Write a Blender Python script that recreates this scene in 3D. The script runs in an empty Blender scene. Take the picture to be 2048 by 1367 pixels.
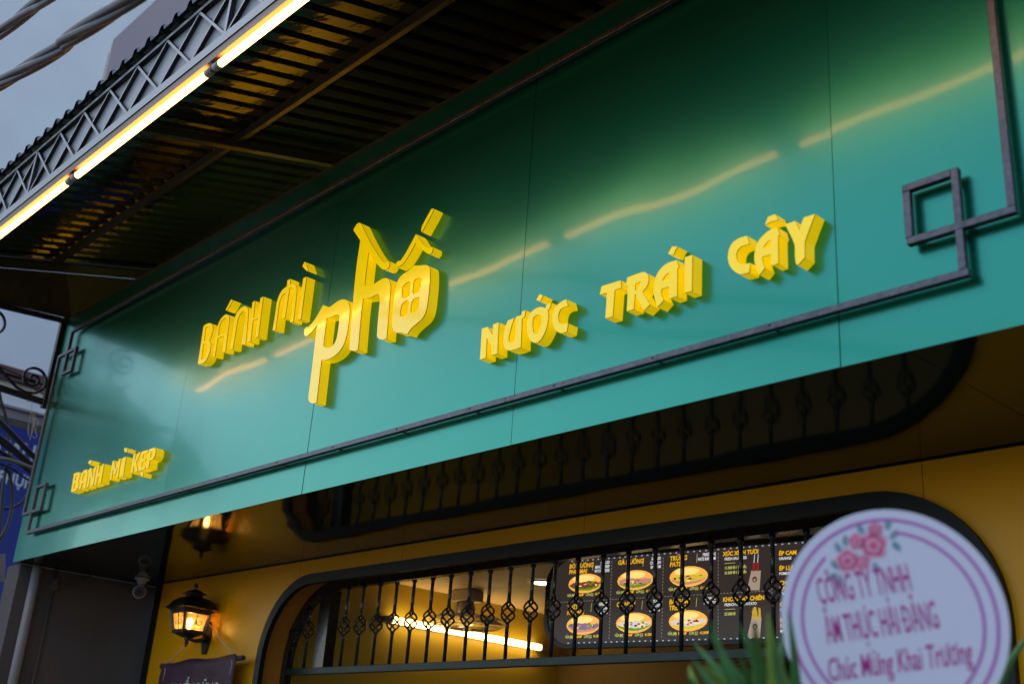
import bpy, bmesh, math, random
from mathutils import Vector, Matrix
random.seed(7)
R = math.radians
SC = bpy.context.scene
COL = SC.collection

# ------------------------------------------------------------------ camera
CAM = Vector((0, 0, 1.6))
FPX = 2287.0                       # focal length in pixels of the 2048 px wide photograph
EX = Vector((0.682, -0.223, -0.697)); EY = Vector((0.729, 0.296, 0.618)); EZ = Vector((0.068, -0.929, 0.364))
EX.normalize(); EZ = (EZ - EX * EZ.dot(EX)).normalized(); EY = EZ.cross(EX)
RIGHT = Vector((EX[0], EY[0], EZ[0])); DOWN = Vector((EX[1], EY[1], EZ[1])); FWD = Vector((EX[2], EY[2], EZ[2]))
cd = bpy.data.cameras.new('camera'); cam = bpy.data.objects.new('camera', cd); COL.objects.link(cam)
cam.matrix_world = Matrix(((RIGHT[0], -DOWN[0], -FWD[0], CAM[0]), (RIGHT[1], -DOWN[1], -FWD[1], CAM[1]),
                           (RIGHT[2], -DOWN[2], -FWD[2], CAM[2]), (0, 0, 0, 1)))
cd.sensor_width = 36; cd.lens = FPX / 2048 * 36; cd.clip_end = 600; cd.clip_start = 0.05
cd.dof.use_dof = True; cd.dof.focus_distance = 4.5; cd.dof.aperture_fstop = 2.6
SC.camera = cam

# ------------------------------------------------------------------ sky, sun, exposure
SUN_EL, SUN_AZ = 62, 262           # soft, veiled daylight from down the street at the left
w = bpy.data.worlds.new('World'); SC.world = w; w.use_nodes = True
nt = w.node_tree; sky = nt.nodes.new('ShaderNodeTexSky'); sky.sky_type = 'NISHITA'; sky.sun_disc = False
sky.sun_elevation = R(SUN_EL); sky.sun_rotation = R(SUN_AZ); sky.dust_density = 2.0; sky.air_density = 1.2; sky.ozone_density = 2.0
nt.links.new(sky.outputs[0], nt.nodes['Background'].inputs[0]); nt.nodes['Background'].inputs[1].default_value = 0.15
sl = bpy.data.lights.new('sun', 'SUN'); sl.energy = 0.6; sl.angle = R(40); sl.color = (1, .95, .88)
so = bpy.data.objects.new('sun', sl); COL.objects.link(so)
sd = Vector((math.sin(R(SUN_AZ)) * math.cos(R(SUN_EL)), math.cos(R(SUN_AZ)) * math.cos(R(SUN_EL)), math.sin(R(SUN_EL))))
so.rotation_euler = sd.to_track_quat('Z', 'Y').to_euler()
SC.view_settings.view_transform = 'Standard'; SC.view_settings.look = 'None'
SC.view_settings.exposure = 1.0; SC.view_settings.gamma = 1.0
SC.cycles.use_denoising = True; SC.cycles.max_bounces = 8; SC.cycles.sample_clamp_indirect = 6

# ------------------------------------------------------------------ survey helpers (photo pixel -> real plane)
def ray(px, py):
    return RIGHT * (px - 1024) + DOWN * (py - 683.5) + FWD * FPX
def onY(px, py, y): r = ray(px, py); return CAM + r * ((y - CAM.y) / r.y)
def onX(px, py, x): r = ray(px, py); return CAM + r * ((x - CAM.x) / r.x)
def onZ(px, py, z): r = ray(px, py); return CAM + r * ((z - CAM.z) / r.z)
def onD(px, py, d): return CAM + ray(px, py) * (d / FPX)

# ------------------------------------------------------------------ materials
MATS = {}
def mat(name, col, rough=.5, metal=0., emit=None, es=0., coat=0., coat_r=.05, spec=.5, noise=None, bump=None, trans=0., ior=1.5):
    """noise=(scale, amount, detail) varies the base colour; bump=(scale, strength, distance)."""
    m = bpy.data.materials.new(name); m.use_nodes = True; t = m.node_tree; b = t.nodes['Principled BSDF']
    b.inputs['Base Color'].default_value = (*col, 1); b.inputs['Roughness'].default_value = rough
    b.inputs['Metallic'].default_value = metal; b.inputs['Specular IOR Level'].default_value = spec
    b.inputs['Coat Weight'].default_value = coat; b.inputs['Coat Roughness'].default_value = coat_r
    b.inputs['IOR'].default_value = ior; b.inputs['Transmission Weight'].default_value = trans
    if emit: b.inputs['Emission Color'].default_value = (*emit, 1); b.inputs['Emission Strength'].default_value = es
    tc = t.nodes.new('ShaderNodeTexCoord')
    if noise:
        n = t.nodes.new('ShaderNodeTexNoise'); n.inputs['Scale'].default_value = noise[0]; n.inputs['Detail'].default_value = noise[2] if len(noise) > 2 else 6
        mx = t.nodes.new('ShaderNodeMix'); mx.data_type = 'RGBA'
        a = noise[1]
        mx.inputs[6].default_value = (*[c * (1 - a) for c in col], 1); mx.inputs[7].default_value = (*[min(1, c * (1 + a)) for c in col], 1)
        t.links.new(tc.outputs['Object'], n.inputs['Vector']); t.links.new(n.outputs['Fac'], mx.inputs[0]); t.links.new(mx.outputs[2], b.inputs['Base Color'])
        rr = t.nodes.new('ShaderNodeMapRange'); rr.inputs[3].default_value = max(0, rough - .5 * a * rough); rr.inputs[4].default_value = min(1, rough + .5 * a * rough)
        t.links.new(n.outputs['Fac'], rr.inputs[0]); t.links.new(rr.outputs[0], b.inputs['Roughness'])
    if bump:
        n2 = t.nodes.new('ShaderNodeTexNoise'); n2.inputs['Scale'].default_value = bump[0]; n2.inputs['Detail'].default_value = bump[3] if len(bump) > 3 else 3
        bp = t.nodes.new('ShaderNodeBump'); bp.inputs['Strength'].default_value = bump[1]; bp.inputs['Distance'].default_value = bump[2]
        t.links.new(tc.outputs['Object'], n2.inputs['Vector']); t.links.new(n2.outputs['Fac'], bp.inputs['Height'])
        t.links.new(bp.outputs['Normal'], b.inputs['Normal']); t.links.new(bp.outputs['Normal'], b.inputs['Coat Normal'])
    MATS[name] = m; return m

def sign_material():
    """green composite panel: satin film over paint, a few wipe marks and drips that change only the gloss."""
    m = mat('sign_green', (.008, .235, .148), .31, metal=.88, coat=.62, coat_r=.2, spec=.5); t = m.node_tree; b = t.nodes['Principled BSDF']
    tc = t.nodes['Texture Coordinate']
    # very gentle oil-canning of the sheet plus fine film texture
    n1 = t.nodes.new('ShaderNodeTexNoise'); n1.inputs['Scale'].default_value = 1.5; n1.inputs['Detail'].default_value = 1
    n2 = t.nodes.new('ShaderNodeTexNoise'); n2.inputs['Scale'].default_value = 9; n2.inputs['Detail'].default_value = 2
    b1 = t.nodes.new('ShaderNodeBump'); b1.inputs['Strength'].default_value = .6; b1.inputs['Distance'].default_value = .012
    b2 = t.nodes.new('ShaderNodeBump'); b2.inputs['Strength'].default_value = .2; b2.inputs['Distance'].default_value = .0006
    for n in (n1, n2): t.links.new(tc.outputs['Object'], n.inputs['Vector'])
    t.links.new(n1.outputs['Fac'], b1.inputs['Height']); t.links.new(n2.outputs['Fac'], b2.inputs['Height']); t.links.new(b1.outputs['Normal'], b2.inputs['Normal'])
    t.links.new(b2.outputs['Normal'], b.inputs['Normal']); t.links.new(b2.outputs['Normal'], b.inputs['Coat Normal'])
    # wipe marks: stretched noise, slanted
    mp = t.nodes.new('ShaderNodeMapping'); mp.inputs['Rotation'].default_value = (0, R(48), 0); mp.inputs['Scale'].default_value = (2.0, 1, 26)
    n3 = t.nodes.new('ShaderNodeTexNoise'); n3.inputs['Scale'].default_value = 1.3; n3.inputs['Detail'].default_value = 5; n3.inputs['Roughness'].default_value = .65
    t.links.new(tc.outputs['Object'], mp.inputs[0]); t.links.new(mp.outputs[0], n3.inputs['Vector'])
    cr = t.nodes.new('ShaderNodeMapRange'); cr.inputs[1].default_value = .56; cr.inputs[2].default_value = .76; cr.inputs[3].default_value = .29; cr.inputs[4].default_value = .34
    t.links.new(n3.outputs['Fac'], cr.inputs[0]); t.links.new(cr.outputs[0], b.inputs['Roughness'])
    # runs of dried rain water: narrow vertical streaks that only dull the film
    m2 = t.nodes.new('ShaderNodeMapping'); m2.inputs['Scale'].default_value = (30, 1, 1.1)
    n4 = t.nodes.new('ShaderNodeTexNoise'); n4.inputs['Scale'].default_value = 1.0; n4.inputs['Detail'].default_value = 4
    t.links.new(tc.outputs['Object'], m2.inputs[0]); t.links.new(m2.outputs[0], n4.inputs['Vector'])
    mxm = t.nodes.new('ShaderNodeMath'); mxm.operation = 'MAXIMUM'; t.links.new(n3.outputs['Fac'], mxm.inputs[0]); t.links.new(n4.outputs['Fac'], mxm.inputs[1])
    c2 = t.nodes.new('ShaderNodeMapRange'); c2.inputs[1].default_value = .55; c2.inputs[2].default_value = .78; c2.inputs[3].default_value = .20; c2.inputs[4].default_value = .26
    t.links.new(mxm.outputs[0], c2.inputs[0]); t.links.new(c2.outputs[0], b.inputs['Coat Roughness'])
    # part of the film is smoother: a second, sharper clear-coat lobe
    p2 = t.nodes.new('ShaderNodeBsdfPrincipled')
    for k in ('Base Color', 'Metallic', 'Specular IOR Level', 'Coat Weight'): p2.inputs[k].default_value = b.inputs[k].default_value
    p2.inputs['Roughness'].default_value = .26; p2.inputs['Coat Roughness'].default_value = .06; p2.inputs['Coat Weight'].default_value = .8
    t.links.new(b2.outputs['Normal'], p2.inputs['Normal']); t.links.new(b2.outputs['Normal'], p2.inputs['Coat Normal'])
    ms = t.nodes.new('ShaderNodeMixShader'); ms.inputs[0].default_value = .26
    t.links.new(b.outputs[0], ms.inputs[1]); t.links.new(p2.outputs[0], ms.inputs[2]); t.links.new(ms.outputs[0], t.nodes['Material Output'].inputs[0])
    return m
SIGN = sign_material()
SOFFIT = mat('soffit_green_gloss', (.001, .008, .005), .07, spec=.28, bump=(2.2, .25, .02, 1))
SOFFIT.node_tree.nodes['Principled BSDF'].inputs['Specular Tint'].default_value = (.62, .85, .35, 1)
YELLOW = mat('yellow_panel', (.80, .35, .0), .38, spec=.22, coat=.08, coat_r=.12, bump=(1.3, .15, .01, 1), noise=(3, .06))
UPYEL = mat('upper_yellow_wall', (.66, .42, .01), .6, noise=(2.5, .25))
REVEAL = mat('orange_reveal', (.55, .2, .015), .45, noise=(6, .1))
DARKTRIM = mat('dark_green_trim', (.003, .006, .006), .5, noise=(20, .3), spec=.3)
IRON = mat('black_iron', (.012, .012, .012), .28, coat=.3, noise=(35, .4), bump=(60, .3, .001))
RAIL = mat('green_black_rail', (.010, .026, .020), .42, spec=.35, noise=(25, .5), bump=(70, .2, .001))
BARMETAL = mat('scratched_black_steel', (.10, .10, .108), .36, metal=.8, noise=(60, .75, 8), bump=(120, .35, .001))
CANOPY = mat('canopy_green_gloss', (.002, .009, .006), .10, spec=.8, coat=.5, coat_r=.05, noise=(5, .4), bump=(11, .45, .008, 4))
PURLIN = mat('purlin_dark', (.018, .028, .02), .4, noise=(15, .4))
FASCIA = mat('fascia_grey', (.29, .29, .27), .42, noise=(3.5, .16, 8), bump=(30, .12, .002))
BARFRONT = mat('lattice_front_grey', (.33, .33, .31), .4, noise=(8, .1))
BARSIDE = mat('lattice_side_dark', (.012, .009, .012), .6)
TUBE = mat('warm_tube', (1, .9, .7), .4, emit=(1, .40, .08), es=10)
TUBE_B = mat('added_tube_sign_box', (1, .9, .7), .4, emit=(1, .70, .16), es=38.5)
TUBE_IN = mat('warm_tube_indoor', (1, .9, .7), .4, emit=(1, .66, .22), es=6.3)
SOCKET = mat('socket_grey', (.28, .27, .27), .4, noise=(20, .2))
SOCKET_D = mat('socket_black', (.02, .02, .02), .5)
BATTEN = mat('batten', (.22, .13, .06), .5)
ACRYL = mat('letter_yellow_face', (.82, .60, .0), .16, emit=(1, .76, 0), es=.218, coat=.35, coat_r=.03, bump=(9, .2, .004, 1))
ACRYL_M = mat('letter_yellow_matt_face', (.82, .60, .0), .3, emit=(1, .76, 0), es=.231, coat=.12, coat_r=.1, bump=(9, .15, .003, 1))
ACRYL_S = mat('letter_yellow_side', (.82, .56, .0), .3, emit=(1, .70, 0), es=.238, noise=(14, .1))
ACRYL_T = mat('letter_seam', (.40, .19, .0), .5, emit=(1, .4, 0), es=.021)
BROWN = mat('brown_render', (.075, .06, .052), .85, noise=(2.2, .6, 8), bump=(40, .3, .004))
PALE = mat('pale_render', (.80, .79, .77), .9, noise=(.9, .17, 9), bump=(25, .2, .004))
MAUVE = mat('mauve_wall', (.25, .21, .235), .85, noise=(1.2, .08))
YSTRIP = mat('cream_strip', (.62, .52, .30), .7)
LEDGE = mat('red_brown_ledge', (.13, .05, .045), .8, noise=(5, .3))
LEDGE2 = mat('grey_ledge', (.22, .19, .19), .85, noise=(4, .35))
BLUE = mat('blue_board', (.0, .012, .20), .45, noise=(2, .1))
WHITE = mat('white_plastic', (.42, .42, .41), .4)
WHITE_L = mat('pale_letter', (.55, .56, .6), .6)
PVC = mat('grey_pvc', (.22, .20, .185), .5, noise=(8, .12))
CABLE = mat('black_cable', (.016, .016, .02), .4, spec=.6)
CABLE_B = mat('blue_black_cable', (.014, .018, .030), .55, spec=.35, noise=(12, .2))
TWINE = mat('pale_twine', (.55, .50, .42), .8)
MAROON = mat('maroon_cloth', (.05, .010, .022), .6, noise=(14, .25), bump=(16, .5, .01, 4))
BTEXT = mat('banner_print', (.55, .6, .36), .6)
ROD = mat('wooden_rod', (.05, .032, .025), .5, noise=(20, .4))
BRONZE = mat('lantern_bronze_black', (.013, .011, .010), .33, coat=.2, noise=(30, .3))
BULB = mat('bulb', (1, .9, .7), .3, emit=(1, .62, .2), es=28)
LENS = mat('camera_lens', (.005, .004, .004), .08, spec=.8)
LED = mat('camera_leds', (.2, .05, .02), .3)
INWALL = mat('interior_mustard_wall', (.42, .30, .03), .42, coat=.15, coat_r=.25, noise=(2.5, .08), bump=(3, .25, .02))
INBACK = mat('interior_back_wall', (.20, .13, .04), .6, noise=(3, .1))
CEIL = mat('ceiling_tile', (.55, .42, .26), .6, noise=(2, .05))
JOINT = mat('ceiling_joint', (.12, .08, .04), .8)
FLOOR = mat('tile_floor', (.3, .27, .22), .4)
DOWNL = mat('downlight_disc', (1, .9, .7), .4, emit=(1, .72, .36), es=5.6)
FANP = mat('fan_plastic', (.30, .26, .22), .4)
FANB = mat('fan_blade', (.34, .30, .24), .35)
BOARD = mat('menu_panel', (.022, .019, .019), .35, emit=(.09, .068, .06), es=.174, noise=(4, .2))
MFRAME = mat('menu_frame', (.008, .007, .006), .3)
MLED = mat('menu_edge_led', (1, 1, 1), .3, emit=(.6, .75, 1), es=.22)
MGOLD = mat('menu_gold_print', (.8, .5, .02), .5, emit=(1, .52, .01), es=.39)
MLIME = mat('menu_lime_print', (.7, .7, .2), .5, emit=(.8, .78, .18), es=.312)
MWHITE = mat('menu_white_print', (.8, .8, .8), .5, emit=(.85, .85, .9), es=.363)
MDASH = mat('menu_dash_print', (.5, .5, .45), .5, emit=(.6, .58, .5), es=.154)
BUN = mat('print_bun', (.75, .4, .1), .5, emit=(1, .46, .08), es=.472, noise=(30, .35))
BUNL = mat('print_bun_light', (.85, .6, .2), .5, emit=(1, .62, .18), es=.586, noise=(40, .3))
LETT = mat('print_lettuce', (.15, .4, .02), .5, emit=(.22, .5, .02), es=.261, noise=(120, .9))
MEAT = mat('print_meat', (.25, .07, .03), .5, emit=(.35, .09, .05), es=.235, noise=(150, .9))
EGG = mat('print_egg', (.8, .6, .05), .5, emit=(1, .75, .05), es=.312, noise=(60, .5))
HAM = mat('print_ham', (.8, .35, .3), .5, emit=(.9, .38, .3), es=.286, noise=(70, .5))
ONION = mat('print_onion', (.35, .25, .4), .5, emit=(.45, .35, .5), es=.193, noise=(140, .9))
CREAM = mat('print_cream', (.85, .75, .65), .5, emit=(.95, .8, .7), es=.339, noise=(90, .6))
OLIVE = mat('print_olive', (.03, .02, .06), .5, emit=(.05, .03, .1), es=.193)
PAPER = mat('print_paper_bag', (.7, .55, .42), .5, emit=(.75, .56, .42), es=.212, noise=(25, .1))
LOGO = mat('print_logo', (.12, .06, .05), .5, emit=(.16, .08, .07), es=.154)
FRIES = mat('print_fries', (.8, .5, .05), .5, emit=(1, .6, .06), es=.231, noise=(60, .3))
SAUS = mat('print_sausage', (.5, .04, .03), .5, emit=(.6, .03, .03), es=.193)
WICKER = mat('wicker', (.22, .12, .05), .7, noise=(60, .6))
DISC = mat('foam_disc', (.74, .70, .79), .6)
DPURP = mat('disc_purple', (.50, .14, .46), .6)
DMAG = mat('disc_magenta', (.52, .02, .26), .6)
DPINK = mat('disc_pink', (.72, .10, .24), .6, noise=(60, .4))
DPINK2 = mat('disc_light_pink', (.75, .4, .5), .6, noise=(60, .3))
DTEAL = mat('disc_teal', (.20, .33, .38), .6, noise=(60, .3))
DGREEN = mat('disc_pale_green', (.4, .55, .42), .6)
LEAF = mat('palm_leaf', (.05, .17, .035), .4, noise=(8, .4))
LEAF2 = mat('palm_leaf_pale', (.085, .23, .07), .38, noise=(14, .6))
LEAF3 = mat('palm_leaf_lime', (.16, .26, .03), .38, noise=(14, .6))
ASPHALT = mat('asphalt', (.05, .05, .052), .85, noise=(3, .3), bump=(80, .4, .004))
PAVE = mat('pavement_slab', (.10, .095, .09), .8, noise=(3, .2))
KERB = mat('kerb_stone', (.26, .25, .24), .8)
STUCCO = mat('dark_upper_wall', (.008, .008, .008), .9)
def pane_material():
    m = bpy.data.materials.new('lantern_pane'); m.use_nodes = True; t = m.node_tree
    for n in list(t.nodes): t.nodes.remove(n)
    o = t.nodes.new('ShaderNodeOutputMaterial'); mx = t.nodes.new('ShaderNodeMixShader'); mx.inputs[0].default_value = .45
    tr = t.nodes.new('ShaderNodeBsdfTransparent'); tr.inputs[0].default_value = (1, .8, .5, 1)
    tl = t.nodes.new('ShaderNodeBsdfTranslucent'); tl.inputs[0].default_value = (.9, .6, .25, 1)
    t.links.new(tr.outputs[0], mx.inputs[1]); t.links.new(tl.outputs[0], mx.inputs[2]); t.links.new(mx.outputs[0], o.inputs[0]); return m
PANE = pane_material()
CAGE = mat('fan_cage', (.5, .46, .4), .4)

# ------------------------------------------------------------------ object helpers
def link(o, parent=None):
    COL.objects.link(o)
    if parent: o.parent = parent
    return o
def tag(o, label=None, cat=None, group=None, kind=None):
    if label: o['label'] = label
    if cat: o['category'] = cat
    if group: o['group'] = group
    if kind: o['kind'] = kind
    return o
def thing(name, label, cat, loc=(0, 0, 0), group=None):
    o = link(bpy.data.objects.new(name, None)); o.location = loc; o.empty_display_size = .1
    return tag(o, label, cat, group)
class MB:
    """collects geometry in WORLD coordinates; build() makes it one mesh object relative to its parent."""
    def __init__(s): s.v = []; s.f = []; s.mi = []
    def add(s, vs, fs, mi=0):
        k = len(s.v); s.v += [Vector(p) for p in vs]; s.f += [tuple(i + k for i in f) for f in fs]; s.mi += [mi] * len(fs); return s
    def box(s, a, b, mi=0):
        (x0, y0, z0), (x1, y1, z1) = a, b
        return s.add([(x0, y0, z0), (x1, y0, z0), (x1, y1, z0), (x0, y1, z0), (x0, y0, z1), (x1, y0, z1), (x1, y1, z1), (x0, y1, z1)],
                     [(0, 3, 2, 1), (4, 5, 6, 7), (0, 1, 5, 4), (1, 2, 6, 5), (2, 3, 7, 6), (3, 0, 4, 7)], mi)
    def tube(s, pts, r, n=8, mi=0, caps=True):
        pts = [Vector(p) for p in pts]; rs = r if isinstance(r, (list, tuple)) else [r] * len(pts)
        base = len(s.v); up = None
        for i, p in enumerate(pts):
            t = (pts[min(i + 1, len(pts) - 1)] - pts[max(i - 1, 0)]).normalized()
            if up is None: up = Vector((0, 0, 1)) if abs(t.z) < .9 else Vector((1, 0, 0))
            a = (up - t * up.dot(t)).normalized(); b = t.cross(a); up = a
            for k in range(n):
                q = 2 * math.pi * k / n; s.v.append(p + (a * math.cos(q) + b * math.sin(q)) * rs[i])
        for i in range(len(pts) - 1):
            for k in range(n):
                s.f.append((base + i * n + k, base + i * n + (k + 1) % n, base + (i + 1) * n + (k + 1) % n, base + (i + 1) * n + k)); s.mi.append(mi)
        if caps:
            s.f.append(tuple(base + k for k in range(n))[::-1]); s.f.append(tuple(base + (len(pts) - 1) * n + k for k in range(n))); s.mi += [mi, mi]
        return s
    def lathe(s, c, prof, n=16, axis='Z', mi=0):
        """prof=[(r,h)...] turned about an axis through c."""
        base = len(s.v); c = Vector(c)
        for r, h in prof:
            for k in range(n):
                q = 2 * math.pi * k / n; u, v = r * math.cos(q), r * math.sin(q)
                s.v.append(c + (Vector((u, v, h)) if axis == 'Z' else Vector((u, h, v)) if axis == 'Y' else Vector((h, u, v))))
        for i in range(len(prof) - 1):
            for k in range(n):
                s.f.append((base + i * n + k, base + i * n + (k + 1) % n, base + (i + 1) * n + (k + 1) % n, base + (i + 1) * n + k)); s.mi.append(mi)
        return s
    def build(s, name, mats, parent=None, smooth=False, bevel=0, fix=True):
        off = parent_world(parent)
        me = bpy.data.meshes.new(name); me.from_pydata([tuple(p - off) for p in s.v], [], s.f)
        for m in (mats if isinstance(mats, (list, tuple)) else [mats]): me.materials.append(m)
        me.polygons.foreach_set('material_index', s.mi)
        if fix:
            bm = bmesh.new(); bm.from_mesh(me); bmesh.ops.recalc_face_normals(bm, faces=bm.faces); bm.to_mesh(me); bm.free()
        if smooth:
            me.polygons.foreach_set('use_smooth', [True] * len(me.polygons))
        me.update(); o = link(bpy.data.objects.new(name, me), parent)
        if bevel:
            md = o.modifiers.new('bevel', 'BEVEL'); md.width = bevel; md.segments = 2; md.limit_method = 'ANGLE'
        return o
def parent_world(p):
    v = Vector((0, 0, 0))
    while p: v += p.location; p = p.parent
    return v
def bx(name, a, b, m, parent=None, bevel=0): return MB().box(a, b).build(name, m, parent, bevel=bevel)
def dup(o, parent, loc):
    c = o.copy(); COL.objects.link(c); c.parent = parent; c.location = loc; return c

def smooth_poly(pts, corner=42, sub=4, closed=True):
    n = len(pts); out = []
    P = [Vector((p[0], p[1])) for p in pts]
    def is_corner(i):
        a = P[i] - P[i - 1]; b = P[(i + 1) % n] - P[i]
        if a.length < 1e-9 or b.length < 1e-9: return True
        return a.angle(b) > R(corner)
    C = [is_corner(i) for i in range(n)]
    for i in range(n):
        p1, p2 = P[i], P[(i + 1) % n]
        if C[i] and C[(i + 1) % n]: out.append(p1); continue
        p0 = p1 if C[i] else P[i - 1]; p3 = p2 if C[(i + 1) % n] else P[(i + 2) % n]
        L = (p2 - p1).length
        m1 = (p2 - p0); m2 = (p3 - p1)
        m1 = m1.normalized() * L if m1.length > 0 else Vector((0, 0)); m2 = m2.normalized() * L if m2.length > 0 else Vector((0, 0))
        if C[i]: m1 = (p2 - p1)
        if C[(i + 1) % n]: m2 = (p2 - p1)
        for k in range(sub):
            t = k / sub; t2 = t * t; t3 = t2 * t
            out.append(p1 * (2 * t3 - 3 * t2 + 1) + m1 * (t3 - 2 * t2 + t) + p2 * (-2 * t3 + 3 * t2) + m2 * (t3 - t2))
    return out
def fill2d(loops):
    """triangulated fill of loops (outer + holes) in 2D -> verts, faces"""
    cu = bpy.data.curves.new('tmp', 'CURVE'); cu.dimensions = '2D'; cu.fill_mode = 'FRONT'
    for lp in loops:
        sp = cu.splines.new('POLY'); sp.points.add(len(lp) - 1)
        for i, p in enumerate(lp): sp.points[i].co = (p[0], p[1], 0, 1)
        sp.use_cyclic_u = True
    ob = bpy.data.objects.new('tmp', cu); me = bpy.data.meshes.new_from_object(ob)
    vs = [tuple(v.co) for v in me.vertices]; fs = [tuple(p.vertices) for p in me.polygons]
    bpy.data.objects.remove(ob); bpy.data.curves.remove(cu); bpy.data.meshes.remove(me)
    return vs, fs
def plate(name, loops, y0, y1, m, parent):
    """solid plate standing in an XZ plane between y0 (front) and y1"""
    vs, fs = fill2d(loops); mb = MB()
    mb.add([(v[0], y0, v[1]) for v in vs], fs); mb.add([(v[0], y1, v[1]) for v in vs], fs)
    for lp in loops:
        n = len(lp); mb.add([(p[0], y0, p[1]) for p in lp] + [(p[0], y1, p[1]) for p in lp], [(i, (i + 1) % n, n + (i + 1) % n, n + i) for i in range(n)])
    return mb.build(name, m, parent)
def text_mesh(body, size, xs=1., bold=0., shear=0., align='LEFT', spacing=1.):
    cu = bpy.data.curves.new('tmp', 'FONT'); cu.body = body; cu.size = size; cu.offset = bold; cu.shear = shear
    cu.align_x = align; cu.resolution_u = 2; cu.space_character = spacing
    ob = bpy.data.objects.new('tmp', cu); me = bpy.data.meshes.new_from_object(ob)
    for v in me.vertices: v.co.x *= xs
    bpy.data.objects.remove(ob); bpy.data.curves.remove(cu); return me

# ================================================================== SETTING
D = 2.4; ZS = 2.645; ZT = 4.18; YW = 3.25; XL = -6.98; XR = 1.8
tag(bx('street', (-60, -60, -.2), (60, 1.0, -.004), ASPHALT), kind='structure')
tag(bx('pavement', (-60, 1.12, -.2), (60, 3.3, .12), PAVE), kind='structure')
tag(bx('kerb', (-60, 1.0, -.2), (60, 1.116, .125), KERB), kind='structure')

# ================================================================== SHOP FRONT (yellow wall, soffit, reveal)
shop = thing('shop_building', 'yellow panelled shop front with a wide round-cornered window under the green signboard', 'building', (-3, YW, 0))
OX0, OX1, OZT, OR_ = -5.466, -1.455, 2.556, .42         # window opening
def opening_top(x):
    if x <= OX0 or x >= OX1: return 0.0
    if x < OX0 + OR_: d = OX0 + OR_ - x
    elif x > OX1 - OR_: d = x - (OX1 - OR_)
    else: return OZT
    return OZT - OR_ + math.sqrt(max(0, OR_ ** 2 - d * d))
seams = [-6.745, -4.878 - .32, -4.33, -3.15, -1.70, -.45, 1.8]
for a, b in zip(seams[:-1], seams[1:]):
    xs = sorted(set([a + .0015, b - .0015] + [x for x in [OX0, OX1] if a < x < b] + [OX0 + OR_ * (1 - math.cos(k * math.pi / 24)) for k in range(1, 13)] + [OX1 - OR_ * (1 - math.cos(k * math.pi / 24)) for k in range(1, 13)]))
    xs = [x for x in xs if a + .001 <= x <= b - .001]
    mb = MB(); poly = []
    bot = []
    for x in xs:
        if abs(x - OX0) < 1e-6: bot += [(x, 0.12), (x, OZT - OR_)]
        elif abs(x - OX1) < 1e-6: bot += [(x, OZT - OR_), (x, .12)]
        else: bot.append((x, max(.12, opening_top(x))))
    loop = bot + [(xs[-1], ZS - .004), (xs[0], ZS - .004)]
    plate('wall_panel', [loop], YW, YW + .012, YELLOW, shop)
bx('wall_backing', (-6.745, YW + .014, ZS - .085), (1.8, YW + .12, ZS + .0), STUCCO, shop)
bx('wall_backing', (-6.745, YW + .014, .12), (OX0 - .02, YW + .12, ZS - .09), STUCCO, shop)
bx('wall_backing', (OX1 + .02, YW + .014, .12), (1.8, YW + .12, ZS - .09), STUCCO, shop)
bx('corner_trim', (-6.79, YW - .02, .12), (-6.747, YW + .03, ZS - .003), DARKTRIM, shop)
bx('top_trim', (-6.745, YW - .004, ZS - .0055), (1.8, YW - .0005, ZS - .0015), DARKTRIM, shop)
def arch_path(inset, n=10, zb=.14):
    x0, x1, zt, r = OX0 + inset, OX1 - inset, OZT - inset, OR_ - inset
    p = [(x0, zb)]
    p += [(x0 + r - r * math.cos(k * math.pi / 2 / n), zt - r + r * math.sin(k * math.pi / 2 / n)) for k in range(n + 1)]
    p += [(x1 - r + r * math.sin(k * math.pi / 2 / n), zt - r + r * math.cos(k * math.pi / 2 / n)) for k in range(n + 1)]
    return p + [(x1, zb)]
def arch_band(name, i0, i1, y0, y1, m, parent, zb=.14):
    a, b = arch_path(i0, zb=zb), arch_path(i1, zb=zb); n = len(a); mb = MB()
    vs = [(x, y0, z) for x, z in a] + [(x, y0, z) for x, z in b] + [(x, y1, z) for x, z in b] + [(x, y1, z) for x, z in a]
    fs = []
    for i in range(n - 1):
        for q in range(4): fs.append((q * n + i, q * n + i + 1, ((q + 1) % 4) * n + i + 1, ((q + 1) % 4) * n + i))
    fs += [(0, n, 2 * n, 3 * n), (n - 1, 2 * n - 1, 3 * n - 1, 4 * n - 1)]
    return mb.add(vs, fs).build(name, m, parent)
arch_band('window_surround', -.004, .046, YW - .03, YW - .002, DARKTRIM, shop)
arch_band('window_reveal', -.012, -.0015, YW + .013, YW + .19, REVEAL, shop)
# soffit panels under the signboard box
sof = [XL, -6.77, -5.20, -3.98, -2.75, -1.27, .1, 1.8]
for a, b in zip(sof[:-1], sof[1:]):
    bx('soffit_panel', (a + .001, D + .005, ZS), (b - .001, YW + .01 if a > -6.8 else YW + .3, ZS + .004), SOFFIT, shop)
bx('upper_wall', (XL, YW - .25, ZS + .02), (1.8, YW + .3, 4.17), UPYEL, shop)
bx('upper_wall', (XL, YW - .25, 4.172), (1.8, YW + .3, 4.9), STUCCO, shop)
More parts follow.
